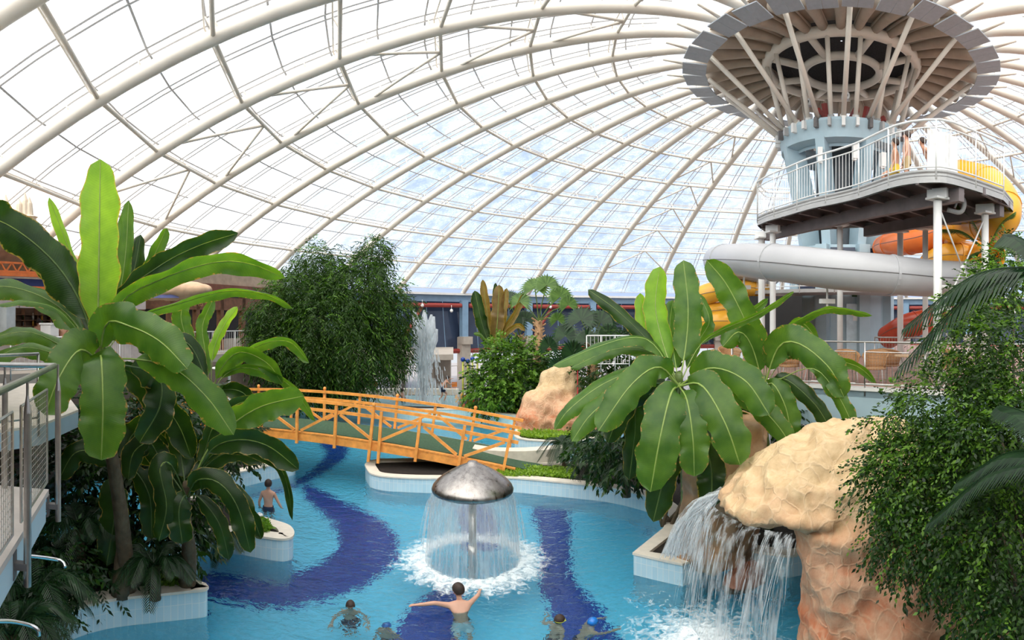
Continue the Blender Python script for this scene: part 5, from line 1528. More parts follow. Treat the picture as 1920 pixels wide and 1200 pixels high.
# right foreground fig, three shrubs deep
bush('weeping_fig', tuple(Vector((6.6, 5.0, .3))), [
    E3(1830, 640, 8.6, 70, .7, 60), E3(1900, 680, 8.0, 90, .8, 90), E3(1790, 760, 8.0, 100, .8, 80), E3(1880, 830, 7.2, 110, .8, 100),
    E3(1700, 800, 8.0, 55, .6, 45), E3(1745, 880, 7.6, 95, .8, 80), E3(1680, 890, 7.7, 55, .6, 60)],
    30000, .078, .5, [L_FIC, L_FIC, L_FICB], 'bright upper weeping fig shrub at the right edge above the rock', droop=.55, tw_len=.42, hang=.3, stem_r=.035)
bush('weeping_fig', tuple(Vector((5.7, 4.3, .3))), [
    E3(1760, 980, 7.3, 100, .7, 90), E3(1880, 1000, 6.6, 120, .8, 110), E3(1870, 1090, 6.4, 80, .6, 80), E3(1920, 1170, 6.0, 80, .6, 90), E3(1700, 990, 7.5, 50, .5, 50)],
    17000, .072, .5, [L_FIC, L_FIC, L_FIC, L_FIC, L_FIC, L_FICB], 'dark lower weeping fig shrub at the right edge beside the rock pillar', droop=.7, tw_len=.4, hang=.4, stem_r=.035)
# bamboo mass
bb = P(650, 600, 30.5); bb.z = .5
bush('bamboo_clump', tuple(bb), [
    E3(700, 480, 31, 34, 1.0, 42), E3(600, 500, 31, 60, 1.4, 45), E3(560, 545, 30, 62, 1.5, 50), E3(670, 540, 30, 80, 1.8, 60), E3(520, 590, 29.5, 60, 1.5, 60), E3(610, 600, 28.5, 90, 1.8, 70),
    E3(720, 590, 29.5, 56, 1.5, 65), E3(560, 660, 28.5, 75, 1.6, 60), E3(660, 665, 28, 75, 1.6, 60), E3(735, 655, 29.5, 30, 1.2, 60), E3(500, 650, 29, 40, 1.2, 60), E3(640, 710, 28.5, 50, 1.2, 35), E3(580, 720, 29, 60, 1.2, 35)],
    90000, .25, .24, [L_BAM, L_BAM, L_BAM, L_BAM, L_BAMB], 'tall dense bamboo clump left of the fountain jet', cat='bamboo', droop=.8, twig=10, tw_len=.6, hang=.5, shell=.25, stems=[P(px, py, 30.5) for px, py in ((700, 460), (560, 540), (620, 490), (600, 560), (540, 600), (660, 520), (720, 560), (690, 600), (580, 620))], stem_mat=M_BARK, stem_r=.07)
for px_, d_ in ((655, 29.5), (670, 29.9), (640, 29.2), (690, 30.2)):
    pass
# round fig bush behind the pool
rb = P(950, 600, 29.4); rb.z = .5
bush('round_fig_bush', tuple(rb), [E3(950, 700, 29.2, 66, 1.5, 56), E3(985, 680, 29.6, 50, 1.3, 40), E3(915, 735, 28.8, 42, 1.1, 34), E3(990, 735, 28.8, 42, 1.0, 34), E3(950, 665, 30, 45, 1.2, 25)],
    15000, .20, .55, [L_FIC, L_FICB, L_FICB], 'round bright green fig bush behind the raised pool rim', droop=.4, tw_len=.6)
rb = P(1075, 600, 27.5); rb.z = .5
bush('dark_shrub', tuple(rb), [E3(1045, 700, 29, 40, 1, 40), E3(1085, 720, 27.5, 60, 1, 40), E3(1140, 700, 25, 60, 1, 50), E3(1180, 660, 26, 60, 1, 40)], 7000, .24, .4, [L_FIC, L_BAM], 'dark shrubs between the round fig bush and the large banana plant', droop=.5, tw_len=.6)
# dark foliage added to stand in for darkness behind and under the bananas
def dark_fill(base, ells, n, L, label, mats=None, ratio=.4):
    return bush('dark_filler', base, ells, n, L, ratio, mats or [L_PALM, L_FIC], label, droop=.7, tw_len=.5)
dark_fill(tuple(P(250, 600, 11.8)[:2]) + (.4,), [E3(250, 800, 12.2, 140, .8, 80), E3(200, 900, 11.8, 110, .8, 90), E3(330, 880, 11.8, 90, .8, 80), E3(240, 1000, 11.2, 110, .7, 70), E3(100, 940, 12.4, 90, .8, 120), E3(360, 780, 13.5, 80, .8, 70), E3(330, 980, 11.2, 60, .6, 60), E3(420, 820, 16, 70, 1, 60)], 15000, .2, 'mass of added dark foliage under the left banana plants')
dark_fill(tuple(P(70, 600, 8.6)[:2]) + (.4,), [E3(80, 1060, 9.6, 90, .6, 60), E3(30, 1130, 8.8, 80, .6, 60), E3(150, 1080, 10.4, 70, .5, 40)], 5000, .14, 'added low dark foliage under the balcony edge at bottom left')
dark_fill(tuple(P(1250, 600, 13.5)[:2]) + (.4,), [E3(1200, 830, 14.5, 110, .8, 60), E3(1330, 830, 13.8, 110, .8, 70), E3(1140, 840, 16, 70, .8, 40), E3(1430, 790, 14.2, 80, .7, 60), E3(1280, 760, 14.5, 100, .7, 60)], 9000, .2, 'added dark foliage in the planter under the large right banana plant')
dark_fill(tuple(P(1780, 600, 10.0)[:2]) + (.3,), [E3(1800, 950, 9.2, 160, .6, 130), E3(1890, 1130, 7.6, 90, .4, 90), E3(1900, 800, 9.6, 120, .5, 120)], 7000, .14, 'added dark foliage filling behind the weeping figs')
# ---- pinnate fronds
def frond(mb, pts, n, ll, lw, droop=.5, spread=.9, both=True, mb2=None, flat=0.0):
    path = catmull(pts, 8); N_ = len(path)
    (mb2 or mb).tube(path, [.014 * (1 - .8 * i / N_) + .003 for i in range(N_)], 5, m=0)
    for i in range(n):
        t = .1 + .9 * i / (n - 1); k = min(N_ - 2, int(t * (N_ - 1))); f = t * (N_ - 1) - k
        c = path[k].lerp(path[k + 1], f); T = (path[k + 1] - path[k]).normalized()
        S = T.cross(Vector((0, 0, 1)))
        if S.length < .1: S = T.cross(Vector((0, 1, 0)))
        S.normalize()
        Lk = ll * (math.sin(math.pi * min(1, .15 + .85 * t)) ** .5 * .8 + .25)
        for sg in ((-1, 1) if both else (1,)):
            d = (T * spread + S * sg * 1.0 + Vector((0, 0, .25 * flat))).normalized()
            dn = Vector((0, 0, -1))
            p1 = c + d * Lk * .5 + dn * droop * Lk * .15; p2 = c + d * Lk * .95 + dn * droop * Lk * .6
            wv = T * lw * .5 if True else S
            a = mb.vert(c - wv * .5); b = mb.vert(c + wv * .5); e = mb.vert(p1 + wv); f_ = mb.vert(p1 - wv); g_ = mb.vert(p2)
            mb.face((a, b, e, f_)); mb.face((f_, e, g_))
def fern(name, base, tips, label, n=26, ll=.3, lw=.03, droop=.5, mat=None, cat='plant', group=None, lift=.35, trunk=None):
    root = empty(name, base, label, cat, group); b0 = Vector(base)
    if trunk:
        mb = MB(); mb.tube([Vector(trunk), b0], [.12, .09], 8); mb.build('trunk', M_BARK, root, smooth=True)
    for tp_ in tips:
        tp_ = Vector(tp_); mid_ = b0.lerp(tp_, .5) + Vector((0, 0, lift * (tp_ - b0).length))
        mb = MB(); frond(mb, [b0, mid_, tp_], n, ll, lw, droop); mb.build('frond', mat or L_PALM, root)
    return root
def ring_tips(base, R_, nn, z, jitter=.3, a0=0):
    return [(base[0] + R_ * math.cos(a0 + 6.283 * k / nn) * RNG.uniform(.75, 1.1), base[1] + R_ * math.sin(a0 + 6.283 * k / nn) * RNG.uniform(.75, 1.1), base[2] + z + RNG.uniform(-jitter, jitter)) for k in range(nn)]
for px, py, d, R_, lb in ((1120, 850, 16.8, 1.15, 'cycad with dark arching fronds at the left end of the big banana planter'), (1060, 835, 18.6, .9, 'smaller cycad beside the ivory bench wall'), (1175, 860, 15.6, .9, 'cycad behind the drooping banana leaf tips'),
                   (60, 1120, 8.4, 1.0, 'feathery palm at the bottom left corner under the balcony'), (20, 1190, 7.2, .9, 'feathery palm cut by the bottom left corner'), (290, 1060, 9.9, .75, 'small feathery palm on the rim of the bottom left island'),
                   (420, 1010, 12.6, .6, 'small feathery palm on the pointed island'), (150, 990, 10.5, 1.0, 'feathery palm behind the balcony posts')):
    c0 = P(px, py, d); fern('feather_palm' if px < 1000 else 'cycad', tuple(c0), ring_tips(c0, R_, 13, -.25 if px > 1000 else -.1), lb, n=30, ll=.34 * R_, lw=.03, droop=.6, trunk=(c0.x, c0.y, .4))
# long palm fronds reaching in from the right edge
c0 = P(1960, 500, 7.4)
fr = fern('palm_tree', tuple(c0), [P(1700, 610, 7.4), P(1685, 690, 7.2), P(1900, 440, 7.6)], 'palm with long fronds reaching in from the right edge under the platform', n=30, ll=.5, lw=.055, droop=1.0, lift=.14)
c0 = P(1990, 850, 5.6)
fern('palm_tree', tuple(c0), [P(1745, 975, 6.0), P(1800, 900, 6.2), P(1880, 760, 6.4)], 'dark palm frond arching over the weeping figs at the right edge', n=44, ll=.34, lw=.035, droop=.9, lift=.12)
c0 = P(1850, 470, 16.5)
fern('palm_tree', tuple(c0), [P(1795, 385, 16.5), P(1800, 500, 16.5), P(1870, 560, 16), P(1920, 470, 16.5), P(1760, 430, 16.8), P(1900, 400, 16.5)], 'palm crown behind the white columns under the platform', n=30, ll=.5, lw=.05, mat=L_PALMB, lift=.15, trunk=(c0.x, c0.y, .5))
c0 = P(1900, 520, 14)
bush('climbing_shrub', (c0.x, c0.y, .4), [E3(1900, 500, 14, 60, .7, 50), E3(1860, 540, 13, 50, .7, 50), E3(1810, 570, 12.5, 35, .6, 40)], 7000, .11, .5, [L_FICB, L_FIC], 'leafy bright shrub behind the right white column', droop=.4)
# fan palms against the far wall
def fan(mb, c, nrm_dir, R_, n=22, w=.05):
    e = Vector(nrm_dir).normalized(); S = e.cross(Vector((0, 0, 1)))
    if S.length < .1: S = Vector((1, 0, 0))
    S.normalize(); U = S.cross(e)
    for k in range(n):
        a = math.radians(-125 + 250 * k / (n - 1)) + math.pi / 2
        d = (S * math.cos(a) + U * math.sin(a)).normalized(); side = e.cross(d)
        p1 = c + d * R_ * .6 + e * R_ * .05; p2 = c + d * R_ * RNG.uniform(.9, 1.05) - Vector((0, 0, R_ * .15))
        ww = R_ * .075
        i = [mb.vert(c), mb.vert(p1 + side * ww), mb.vert(p2), mb.vert(p1 - side * ww)]; mb.face(i)
def fan_palm(label, base, top, fans, mat, trunk_r=.2, mat_t=None):
    root = empty('fan_palm', base, label, 'palm')
    mb = MB(); mb.tube([Vector(base), Vector(top)], [trunk_r * 1.5, trunk_r], 10)
    for k in range(60):
        z = k / 60; c = Vector(base).lerp(Vector(top), z); a = k * 2.4; mb.tube([c, c + Vector((math.cos(a) * trunk_r * 2, math.sin(a) * trunk_r * 2, .25))], .05, 4)
    mb.build('trunk', mat_t or pbr('fibrous_trunk', (.45, .27, .15), .9, 0, .3, 6), root)
    for (c, R_) in fans:
        mb = MB(); c = Vector(c); tp_ = Vector(top); d = (Vector((0, 0, EYE)) - c).normalized() * .8 + (c - tp_).normalized() * .5
        fan(mb, c, d, R_); o = mb.build('fan_leaf', mat, root)
        mb = MB(); mb.tube([tp_, tp_.lerp(c, .5) + Vector((0, 0, .15)), c], .035, 5); mb.build('leaf_stalk', M_STEM, o)
b0 = P(1012, 600, 31.5); b0.z = .5
fan_palm('tall thin fan palm with pinkish trunk against the far wall', tuple(b0), tuple(P(1010, 602, 31.5)), [(P(1003, 540, 31.5), .95), (P(1025, 535, 31.3), .9), (P(1050, 556, 31.2), .9), (P(975, 566, 31.4), .8), (P(1065, 572, 31), .75), (P(1045, 600, 31), .6)], L_PALMB)
b0 = P(1115, 600, 27); b0.z = .5
fan_palm('low fan palm left of the large banana plant', tuple(b0), tuple(P(1110, 650, 27)), [(P(1090, 600, 27), .95), (P(1125, 605, 27), 1.0), (P(1060, 630, 27), .9), (P(1075, 665, 26.6), .9), (P(1050, 690, 26.5), .8), (P(1140, 630, 26.7), .8), (P(1100, 640, 26.5), .8), (P(1030, 650, 27), .7)], L_PALM)
b0 = P(975, 600, 33); b0.z = .5
fan_palm('small fan palm between bronze plant and tall palm', tuple(b0), tuple(P(975, 630, 33)), [(P(985, 600, 33), .9), (P(955, 560, 33), .7), (P(965, 605, 33), .9)], L_PALM)
# hanging planters on the far wall
for j, t in ((9, .3), (9, .7), (10, .2), (10, .6), (11, .3), (11, .7), (12, .4), (8, .6), (8, .25), (12, .8)):
    c0 = W(34.6, j + t, 4.1); root = bush('hanging_plant', tuple(c0), [(c0.x, c0.y, c0.z, 1.2, .6, .75)], 1100, .3, .3, [L_PALM], 'dark hanging plant on the far wall, %s window bay from the left, %s' % (ORD[j - 4], 'left half' if t < .5 else 'right half'), group='hanging greenery along the far wall', droop=1.0, tw_len=.7)
# lime ground cover
def ground(name, poly, z, n, L, label, mat=None):
    poly = [Vector((p[0], p[1])) for p in poly]; xs = [p.x for p in poly]; ys = [p.y for p in poly]; pts = []
    while len(pts) < n:
        q = Vector((RNG.uniform(min(xs), max(xs)), RNG.uniform(min(ys), max(ys))))
        if inside(q, poly): pts.append((q.x, q.y, z + RNG.uniform(0, .09)))
    c = np.array(pts); d = NPR.normal(0, 1, (n, 3)); d[:, 2] = abs(d[:, 2]) * .6 + .2
    o = leaf_cloud(name, c, d, np.full(n, L) * NPR.uniform(.6, 1.2, n), .7, mat or L_LIME); o['kind'] = 'stuff'; tag(o, label, 'ground cover')
ground('ground_cover', pl([(925, 880), (940, 893), (1010, 893), (1078, 897), (1080, 880), (1000, 876), (950, 872)], .45), .42, 3200, .10, 'lime green ground cover in front of the bench wall')
ground('ground_cover', pl([(972, 815), (985, 820), (1040, 823), (1085, 823), (1080, 812), (1020, 808), (975, 808)], .7), .66, 1800, .12, 'lime green ground cover round the small boulder planter')
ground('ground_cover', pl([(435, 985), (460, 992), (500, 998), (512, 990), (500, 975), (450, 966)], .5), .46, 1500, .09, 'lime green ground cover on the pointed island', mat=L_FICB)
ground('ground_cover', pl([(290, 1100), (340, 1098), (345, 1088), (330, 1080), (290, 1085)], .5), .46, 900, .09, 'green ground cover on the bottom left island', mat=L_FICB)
ground('ground_cover', pl([(868, 764), (905, 766), (950, 772), (985, 778), ('d', 1000, 30), ('d', 870, 30.6)], .6), .58, 1800, .17, 'lime and flowering ground cover along the raised pool rim')
for px, py, d, c_, nm in ((876, 762, 30.0, (.75, .12, .02), 'orange'), (862, 745, 30.6, (.8, .4, .03), 'yellow'), (888, 757, 30.4, (.7, .06, .02), 'red')):
    c0 = P(px, py, d); mb = MB()
    for k in range(24):
        a = RNG.uniform(0, 6.28); q = c0 + Vector((RNG.gauss(0, .12), RNG.gauss(0, .1), RNG.gauss(0, .1)))
        i = [mb.vert(q + Vector((math.cos(a + b) * .07, 0, math.sin(a + b) * .07))) for b in (0, 1.57, 3.14, 4.71)]; mb.face(i)
    mb.tube([c0, Vector((c0.x, c0.y, .55))], .015, 4)
    tag(mb.build('flower_cluster', pbr(nm + '_petal', c_, .6)), nm + ' flower cluster in the bed behind the bridge', 'flower')
c0 = Pz(486, 967, .62); mb = MB()
for k in range(5):
    blob(mb, c0 + Vector((.05 * math.cos(k * 1.256), .05 * math.sin(k * 1.256), .02)), (.05, .05, .03), 8, 4)
blob(mb, c0 + Vector((0, 0, .05)), (.04, .04, .03), 8, 4)
tag(mb.build('white_flower', M_WHITE, None, smooth=True), 'white flower on the pointed tiled island', 'flower')
# red flower near the terrace steps
c0 = P(1083, 678, 24); mb = MB(); mb.lathe([(0.01, .12), (.3, .06), (.42, -.04), (.3, -.02), (.02, .02)], c0, 14); mb.tube([c0, Vector((c0.x, c0.y, .5))], .02, 5)
tag(mb.build('red_sunshade', pbr('red_cloth', (.62, .02, .05), .6)), 'small red sunshade between the palms and the large banana plant', 'parasol')
# ------------------------------------------------------------------ people
M_SKIN = pbr('skin', (.62, .34, .24), .5, 0, .08, 6)
M_SKIN2 = pbr('tanned_skin', (.52, .27, .17), .5, 0, .08, 6)
M_HAIR = pbr('dark_brown_hair', (.035, .018, .012), .6, 0, .3, 40)
M_TRUNK = pbr('navy_swim_trunks', (.02, .03, .07), .7)
M_TRUNKL = pbr('light_grey_trunks', (.50, .56, .60), .7)
M_CAP = pbr('blue_swim_cap', (.01, .16, .55), .25, 0, .35, 14)
M_GOG = pbr('yellow_goggles', (.70, .70, .08), .3)
def ring_at(mb, c, T, S, rx, ry, n=14):
    U = S.cross(T).normalized()
    return [mb.vert(c + S * rx * math.cos(6.28318 * k / n) + U * ry * math.sin(6.28318 * k / n)) for k in range(n)]
def limb(verts, edges, radii, pts, rs, root_idx):
    prev = root_idx
    for p, r in zip(pts, rs):
        verts.append(Vector(p)); radii.append(r); edges.append((prev, len(verts) - 1)); prev = len(verts) - 1
    return prev
def person(name, origin, yaw, pose, label, scale=1.0, skin=None, hair=M_HAIR, trunks=M_TRUNK, cap=None, goggles=False, head_turn=0.0, head_pitch=0.0, pitch=0.0, group=None):
    """pose: joints in body space (x right, y forward, z up, origin at the pelvis). Body is one skinned surface."""
    root = empty(name, origin, label, 'person', group)
    R = Matrix.Rotation(yaw, 3, 'Z') @ Matrix.Rotation(pitch, 3, 'X')
    O = Vector(origin)
    def w(p): return O + R @ (Vector(p) * scale)
    vs_, es, rs = [Vector((0, 0, 0))], [], [(.135, .105)]
    def add(p, r, a):
        vs_.append(Vector(p)); rs.append((r, r) if not isinstance(r, tuple) else r); es.append((a, len(vs_) - 1)); return len(vs_) - 1
    lean = pose.get('lean', 0.0); cl, sl = math.cos(lean), math.sin(lean)
    def tz(x, z): return (x, sl * z, cl * z)
    a = add(tz(0, .12), (.125, .09), 0); b = add(tz(0, .28), (.145, .10), a); c = add(tz(0, .42), (.150, .10), b)
    nk = add(tz(0, .53), (.055, .055), c); n2 = add(tz(0, .60), (.052, .055), nk)
    hz = tz(0, .60)
    hb = Vector(hz); hd = Matrix.Rotation(head_turn, 3, 'Z') @ Matrix.Rotation(head_pitch, 3, 'X')
    def hp(x, y, z): return tuple(hb + hd @ Vector((x, y, z)))
    h1 = add(hp(0, .012, .045), (.062, .075), n2); h2 = add(hp(0, .0, .11), (.078, .098), h1); h3 = add(hp(0, -.008, .175), (.072, .09), h2); h4 = add(hp(0, -.01, .215), (.04, .05), h3)
    add(hp(0, .118, .085), (.012, .014), h2)                      # nose
    for s in (-1, 1): add(hp(s * .088, -.01, .095), (.012, .022), h2)   # ears
    for s, nm in ((-1, 'L'), (1, 'R')):
        sh = add(Vector(tz(s * .17, .45)), (.058, .058), c)
        e_, wr, hnd = pose['arm' + nm]
        m1 = Vector(tz(s * .17, .45)).lerp(Vector(e_), .5)
        q = add(m1, .046, sh); q = add(e_, .038, q); q = add(Vector(e_).lerp(Vector(wr), .4), .038, q); q = add(wr, .026, q)
        palm = Vector(wr).lerp(Vector(hnd), .45); d = (Vector(hnd) - Vector(wr)).normalized()
        side = d.cross(Vector((0, 0, 1)));  side = side.normalized() if side.length > .05 else Vector((1, 0, 0))
        pq = add(palm, (.030, .016), q)
        for i, (o_, l_) in enumerate(((-.027, .066), (-.009, .078), (.009, .073), (.027, .056))):
            f1 = add(palm + side * o_ + d * .045, .0088, pq); f2 = add(palm + side * o_ * 1.15 + d * (.045 + l_ * .55) + Vector((0, 0, -.006)), .0082, f1); add(palm + side * o_ * 1.2 + d * (.045 + l_) + Vector((0, 0, -.018)), .0072, f2)
        t1 = add(Vector(wr) + d * .025 + side * (-s) * .034, .011, q); add(Vector(wr) + d * .06 + side * (-s) * .058 + Vector((0, 0, -.01)), .009, t1)
        hpj = add((s * .085, 0, -.05), (.085, .085), 0)
        k_, an, ft = pose['leg' + nm]
        q = add(Vector((s * .085, 0, -.05)).lerp(Vector(k_), .5), .070, hpj); q = add(k_, .052, q); q = add(Vector(k_).lerp(Vector(an), .35), .052, q); q = add(an, .034, q)
        q = add(Vector(an).lerp(Vector(ft), .45) + Vector((0, 0, -.03)), (.036, .03), q); add(ft, (.034, .02), q)
    me = bpy.data.meshes.new('body'); me.from_pydata([w(v) for v in vs_], es, []); me.materials.append(skin or M_SKIN)
    o = bpy.data.objects.new('body', me); COL.objects.link(o); o.parent = root; o.matrix_parent_inverse = Matrix.Translation(-O)
    sk = o.modifiers.new('skin', 'SKIN'); sk.use_smooth_shade = True
    for i, r in enumerate(rs):
        me.skin_vertices[0].data[i].radius = (r[0] * scale, r[1] * scale)
    me.skin_vertices[0].data[0].use_root = True
    su = o.modifiers.new('sub', 'SUBSURF'); su.levels = 2; su.render_levels = 2
    # hair or cap: a shell hugging the skull
    mb = MB(); rows = []; n = 20
    m_ = cap or hair
    for i in range(9):
        a_ = math.radians(90 - i * 15.5)
        row = []
        for k in range(n):
            ph = 6.28318 * k / n
            cut = 1.0
            zz = math.sin(a_); rr = math.cos(a_)
            fy = math.sin(ph)
            if fy > 0 and zz < .30: zz = .30 + (zz - .30) * (1 - min(1, fy * 1.4)) ; rr = math.sqrt(max(0, 1 - zz * zz))
            row.append(mb.vert(w(hp(.098 * rr * math.cos(ph), -.004 + .118 * rr * math.sin(ph), .118 + .118 * zz))))
        rows.append(row)
    for A, B_ in zip(rows[:-1], rows[1:]):
        for k in range(n): mb.face((A[k], A[(k + 1) % n], B_[(k + 1) % n], B_[k]))
    mb.face(rows[0])
    ob = mb.build('swim_cap' if cap else 'hair', m_, root, smooth=True); s2 = ob.modifiers.new('s', 'SOLIDIFY'); s2.thickness = .012 * scale; s2.offset = 0
    # eyes and mouth
    for s in (-1, 1):
        mb = MB(); blob(mb, w(hp(s * .033, .091, .115)), (.013 * scale,) * 3, 8, 5); mb.build('eye', pbr('eye_dark', (.03, .02, .02), .2), root, smooth=True)
    mb = MB(); blob(mb, w(hp(0, .090, .045)), (.024 * scale, .012 * scale, .007 * scale), 10, 5); mb.build('mouth', pbr('lip', (.45, .13, .11), .5), root, smooth=True)
    if goggles:
        mb = MB()
        for s in (-1, 1): blob(mb, w(hp(s * .035, .104, .115)), (.030 * scale, .018 * scale, .022 * scale), 10, 6)
        mb.tube([w(hp(.112 * math.cos(6.283 * k / 20), -.002 + .118 * math.sin(6.283 * k / 20), .122)) for k in range(20)], .006, 5, closed=True)
        mb.build('goggles', M_GOG, root, smooth=True)
    # trunks
    if trunks is not None:
        mb = MB(); n = 18
        rows = []
        for z, rx, ry in ((.10, .150, .118), (.0, .168, .135), (-.08, .180, .140), (-.13, .178, .130)):
            rows.append([mb.vert(w((rx * math.cos(6.28318 * k / n), ry * math.sin(6.28318 * k / n) + (sl * z if z > 0 else 0), z))) for k in range(n)])
        for A, B_ in zip(rows[:-1], rows[1:]):
            for k in range(n): mb.face((A[k], A[(k + 1) % n], B_[(k + 1) % n], B_[k]))
        for s, nm in ((-1, 'L'), (1, 'R')):
            k_ = Vector(pose['leg' + nm][0]); h_ = Vector((s * .088, 0, -.06)); e_ = h_.lerp(k_, .5)
            mb.tube([w(h_), w(h_.lerp(e_, .5)), w(e_)], [.100 * scale, .098 * scale, .090 * scale], 14, caps=False)
        ob = mb.build('swim_trunks', trunks, root, smooth=True)
    return root
ST = dict(legL=[(-.10, .02, -.47), (-.10, 0, -.90), (-.11, .14, -.93)], legR=[(.10, .02, -.47), (.10, 0, -.90), (.11, .14, -.93)],
          armL=[(-.27, .0, .18), (-.29, .10, -.06), (-.29, .16, -.22)], armR=[(.27, .0, .18), (.29, .10, -.06), (.29, .16, -.22)])
def pose(**k): d = dict(ST); d.update(k); return d
def yaw_to(p, extra=0.0):
    """body faces away from the camera when extra = 0"""
    return -math.atan2(p.x, p.y) + extra
# man with spread arms, seen from behind, floating forward
p = Pz(866, 1187, -.30)
person('swimmer', tuple(p), yaw_to(p, .15), pose(lean=.62, armL=[(-.46, .22, .45), (-.72, .22, .43), (-.90, .24, .42)], armR=[(.36, .44, .42), (.44, .66, .38), (.48, .84, .36)],
       legL=[(-.14, -.30, -.30), (-.18, -.72, -.34), (-.18, -.84, -.42)], legR=[(.12, -.26, -.34), (.14, -.62, -.46), (.14, -.74, -.54)]),
       'man with short dark hair and outstretched arms in light grey trunks', skin=M_SKIN, trunks=M_TRUNKL, head_turn=1.0, head_pitch=-.15)
# boy facing the camera, treading water
p = Pz(657, 1195, -.62)
person('swimmer', tuple(p), yaw_to(p, math.pi), pose(armL=[(-.34, .16, .26), (-.36, .36, .20), (-.36, .50, .18)], armR=[(.34, .14, .26), (.40, .34, .18), (.42, .48, .16)], lean=.15),
       'boy with dark wet hair treading water and facing the camera', scale=.86, skin=M_SKIN, trunks=M_TRUNK)
# blue cap in the foreground
p = Pz(727, 1240, -.70)
person('swimmer', tuple(p), yaw_to(p, 2.7), pose(lean=.1), 'swimmer in a blue cap cut off by the bottom edge', scale=.8, cap=M_CAP, trunks=M_TRUNK)
# child with yellow goggles
p = Pz(1035, 1232, -.58)
person('swimmer', tuple(p), yaw_to(p, -.9), pose(lean=.35, armL=[(-.38, .05, .36), (-.52, .22, .34), (-.60, .36, .34)]), 'dark-haired child wearing yellow goggles in the water', scale=.84, goggles=True, head_turn=-.5)
# child with a blue cap and bare arms to the right
p = Pz(1085, 1232, -.56)
person('swimmer', tuple(p), yaw_to(p, -1.2), pose(lean=.55, armR=[(.34, .34, .46), (.34, .60, .50), (.34, .76, .52)], armL=[(-.30, .36, .42), (-.28, .60, .40), (-.28, .74, .38)]),
       'child in a two-tone blue cap reaching out to the right', scale=.84, cap=M_CAP, skin=M_SKIN)
# man walking away in the channel
p = Pz(503, 955, -.05)
person('bather', tuple(p), yaw_to(p, -.35), pose(armR=[(.30, .02, .2), (.36, .12, .02), (.38, .2, -.1)]), 'bare-backed man standing in the pool beside the pointed island', trunks=M_TRUNK, skin=M_SKIN)
# rear pool: climber, seated bathers
p = P(828, 727, 33.0)
person('bather', tuple(p), yaw_to(p, -1.1), pose(lean=.75, armL=[(-.22, .45, .42), (-.2, .7, .46), (-.2, .85, .48)], armR=[(.22, .4, .2), (.2, .62, .2), (.2, .75, .24)], legL=[(-.1, .10, -.45), (-.12, -.22, -.82), (-.12, -.1, -.88)], legR=[(.1, .28, -.36), (.1, .10, -.76), (.1, .22, -.82)]),
       'person in navy trunks leaning forward beside the tall fountain', skin=M_SKIN2)
p = P(757, 755, 32.5)
person('bather', tuple(p), yaw_to(p, 1.2), pose(lean=.2, armL=[(-.22, .28, .3), (-.12, .45, .36), (-.1, .55, .4)], legL=[(-.1, .45, -.02), (-.1, .5, -.42), (-.1, .62, -.45)], legR=[(.1, .45, -.02), (.1, .5, -.42), (.1, .62, -.45)]),
       'red-haired bather sitting on the rim left of the tall fountain', skin=M_SKIN2)
p = P(690, 757, 32.5); p.z = .2
person('bather', tuple(p), yaw_to(p, 2.6), pose(), 'bather in the raised pool seen above the bridge rail', scale=.8, skin=M_SKIN2)
p = P(708, 745, 34.0); p.z = .4
person('bather', tuple(p), yaw_to(p, 2.0), pose(), 'dark-haired bather at the far rim of the raised pool', scale=.8, skin=M_SKIN2)
M_SILHOUETTE = pbr('silhouette_grey', (.16, .16, .17), .8); M_SHIRT2 = pbr('blue_grey_shirt', (.20, .24, .30), .8)  # the first grey colours a whole body as a silhouette, shade included
p = P(775, 712, 39.5); p.z = -.6
person('visitor', tuple(p), yaw_to(p, 2.9), pose(), 'shadowy visitor standing behind the tall fountain', scale=1.05, skin=M_SILHOUETTE, trunks=M_SILHOUETTE)
# on the upper platform
for px, py, d, lb, sk_, tr_, po in ((1700, 305, 15.5, 'person with long dark hair standing on the upper platform', M_SKIN, pbr('beige_swimsuit', (.5, .38, .2), .7), pose()),
                                 (1678, 318, 15.0, 'child crouching in yellow at the platform railing', M_SKIN2, pbr('yellow_swimsuit', (.7, .5, .05), .7), pose(legL=[(-.1, .35, -.2), (-.1, .2, -.5), (-.1, .35, -.55)], legR=[(.1, .35, -.2), (.1, .2, -.5), (.1, .35, -.55)])),
                                 (1748, 318, 15.5, 'person in an orange swimsuit by the white windbreak cloth', M_SKIN2, pbr('orange_swimsuit', (.7, .12, .03), .7), pose(lean=.5))):
    p = P(px, py, d); p.z = PZ + (.9 if 'stand' in lb else .55 if 'crouch' in lb else .8)
    person('visitor', tuple(p), yaw_to(p, 1.6), po, lb, scale=.95, skin=sk_, trunks=tr_)
# on the left gallery
for px, py, d, lb in ((72, 640, 21.5, 'guest with a fair back near the bar counter'), (117, 643, 21.0, 'dark-haired guest seated right of the bar counter'), (560 - 145, 652, 31.0, 'guest behind the restaurant balcony railing')):
    p = P(px, py, d); p.z = TZ + .88
    person('guest', tuple(p), yaw_to(p, .5), pose(), lb, skin=M_SKIN2, trunks=M_TRUNK)
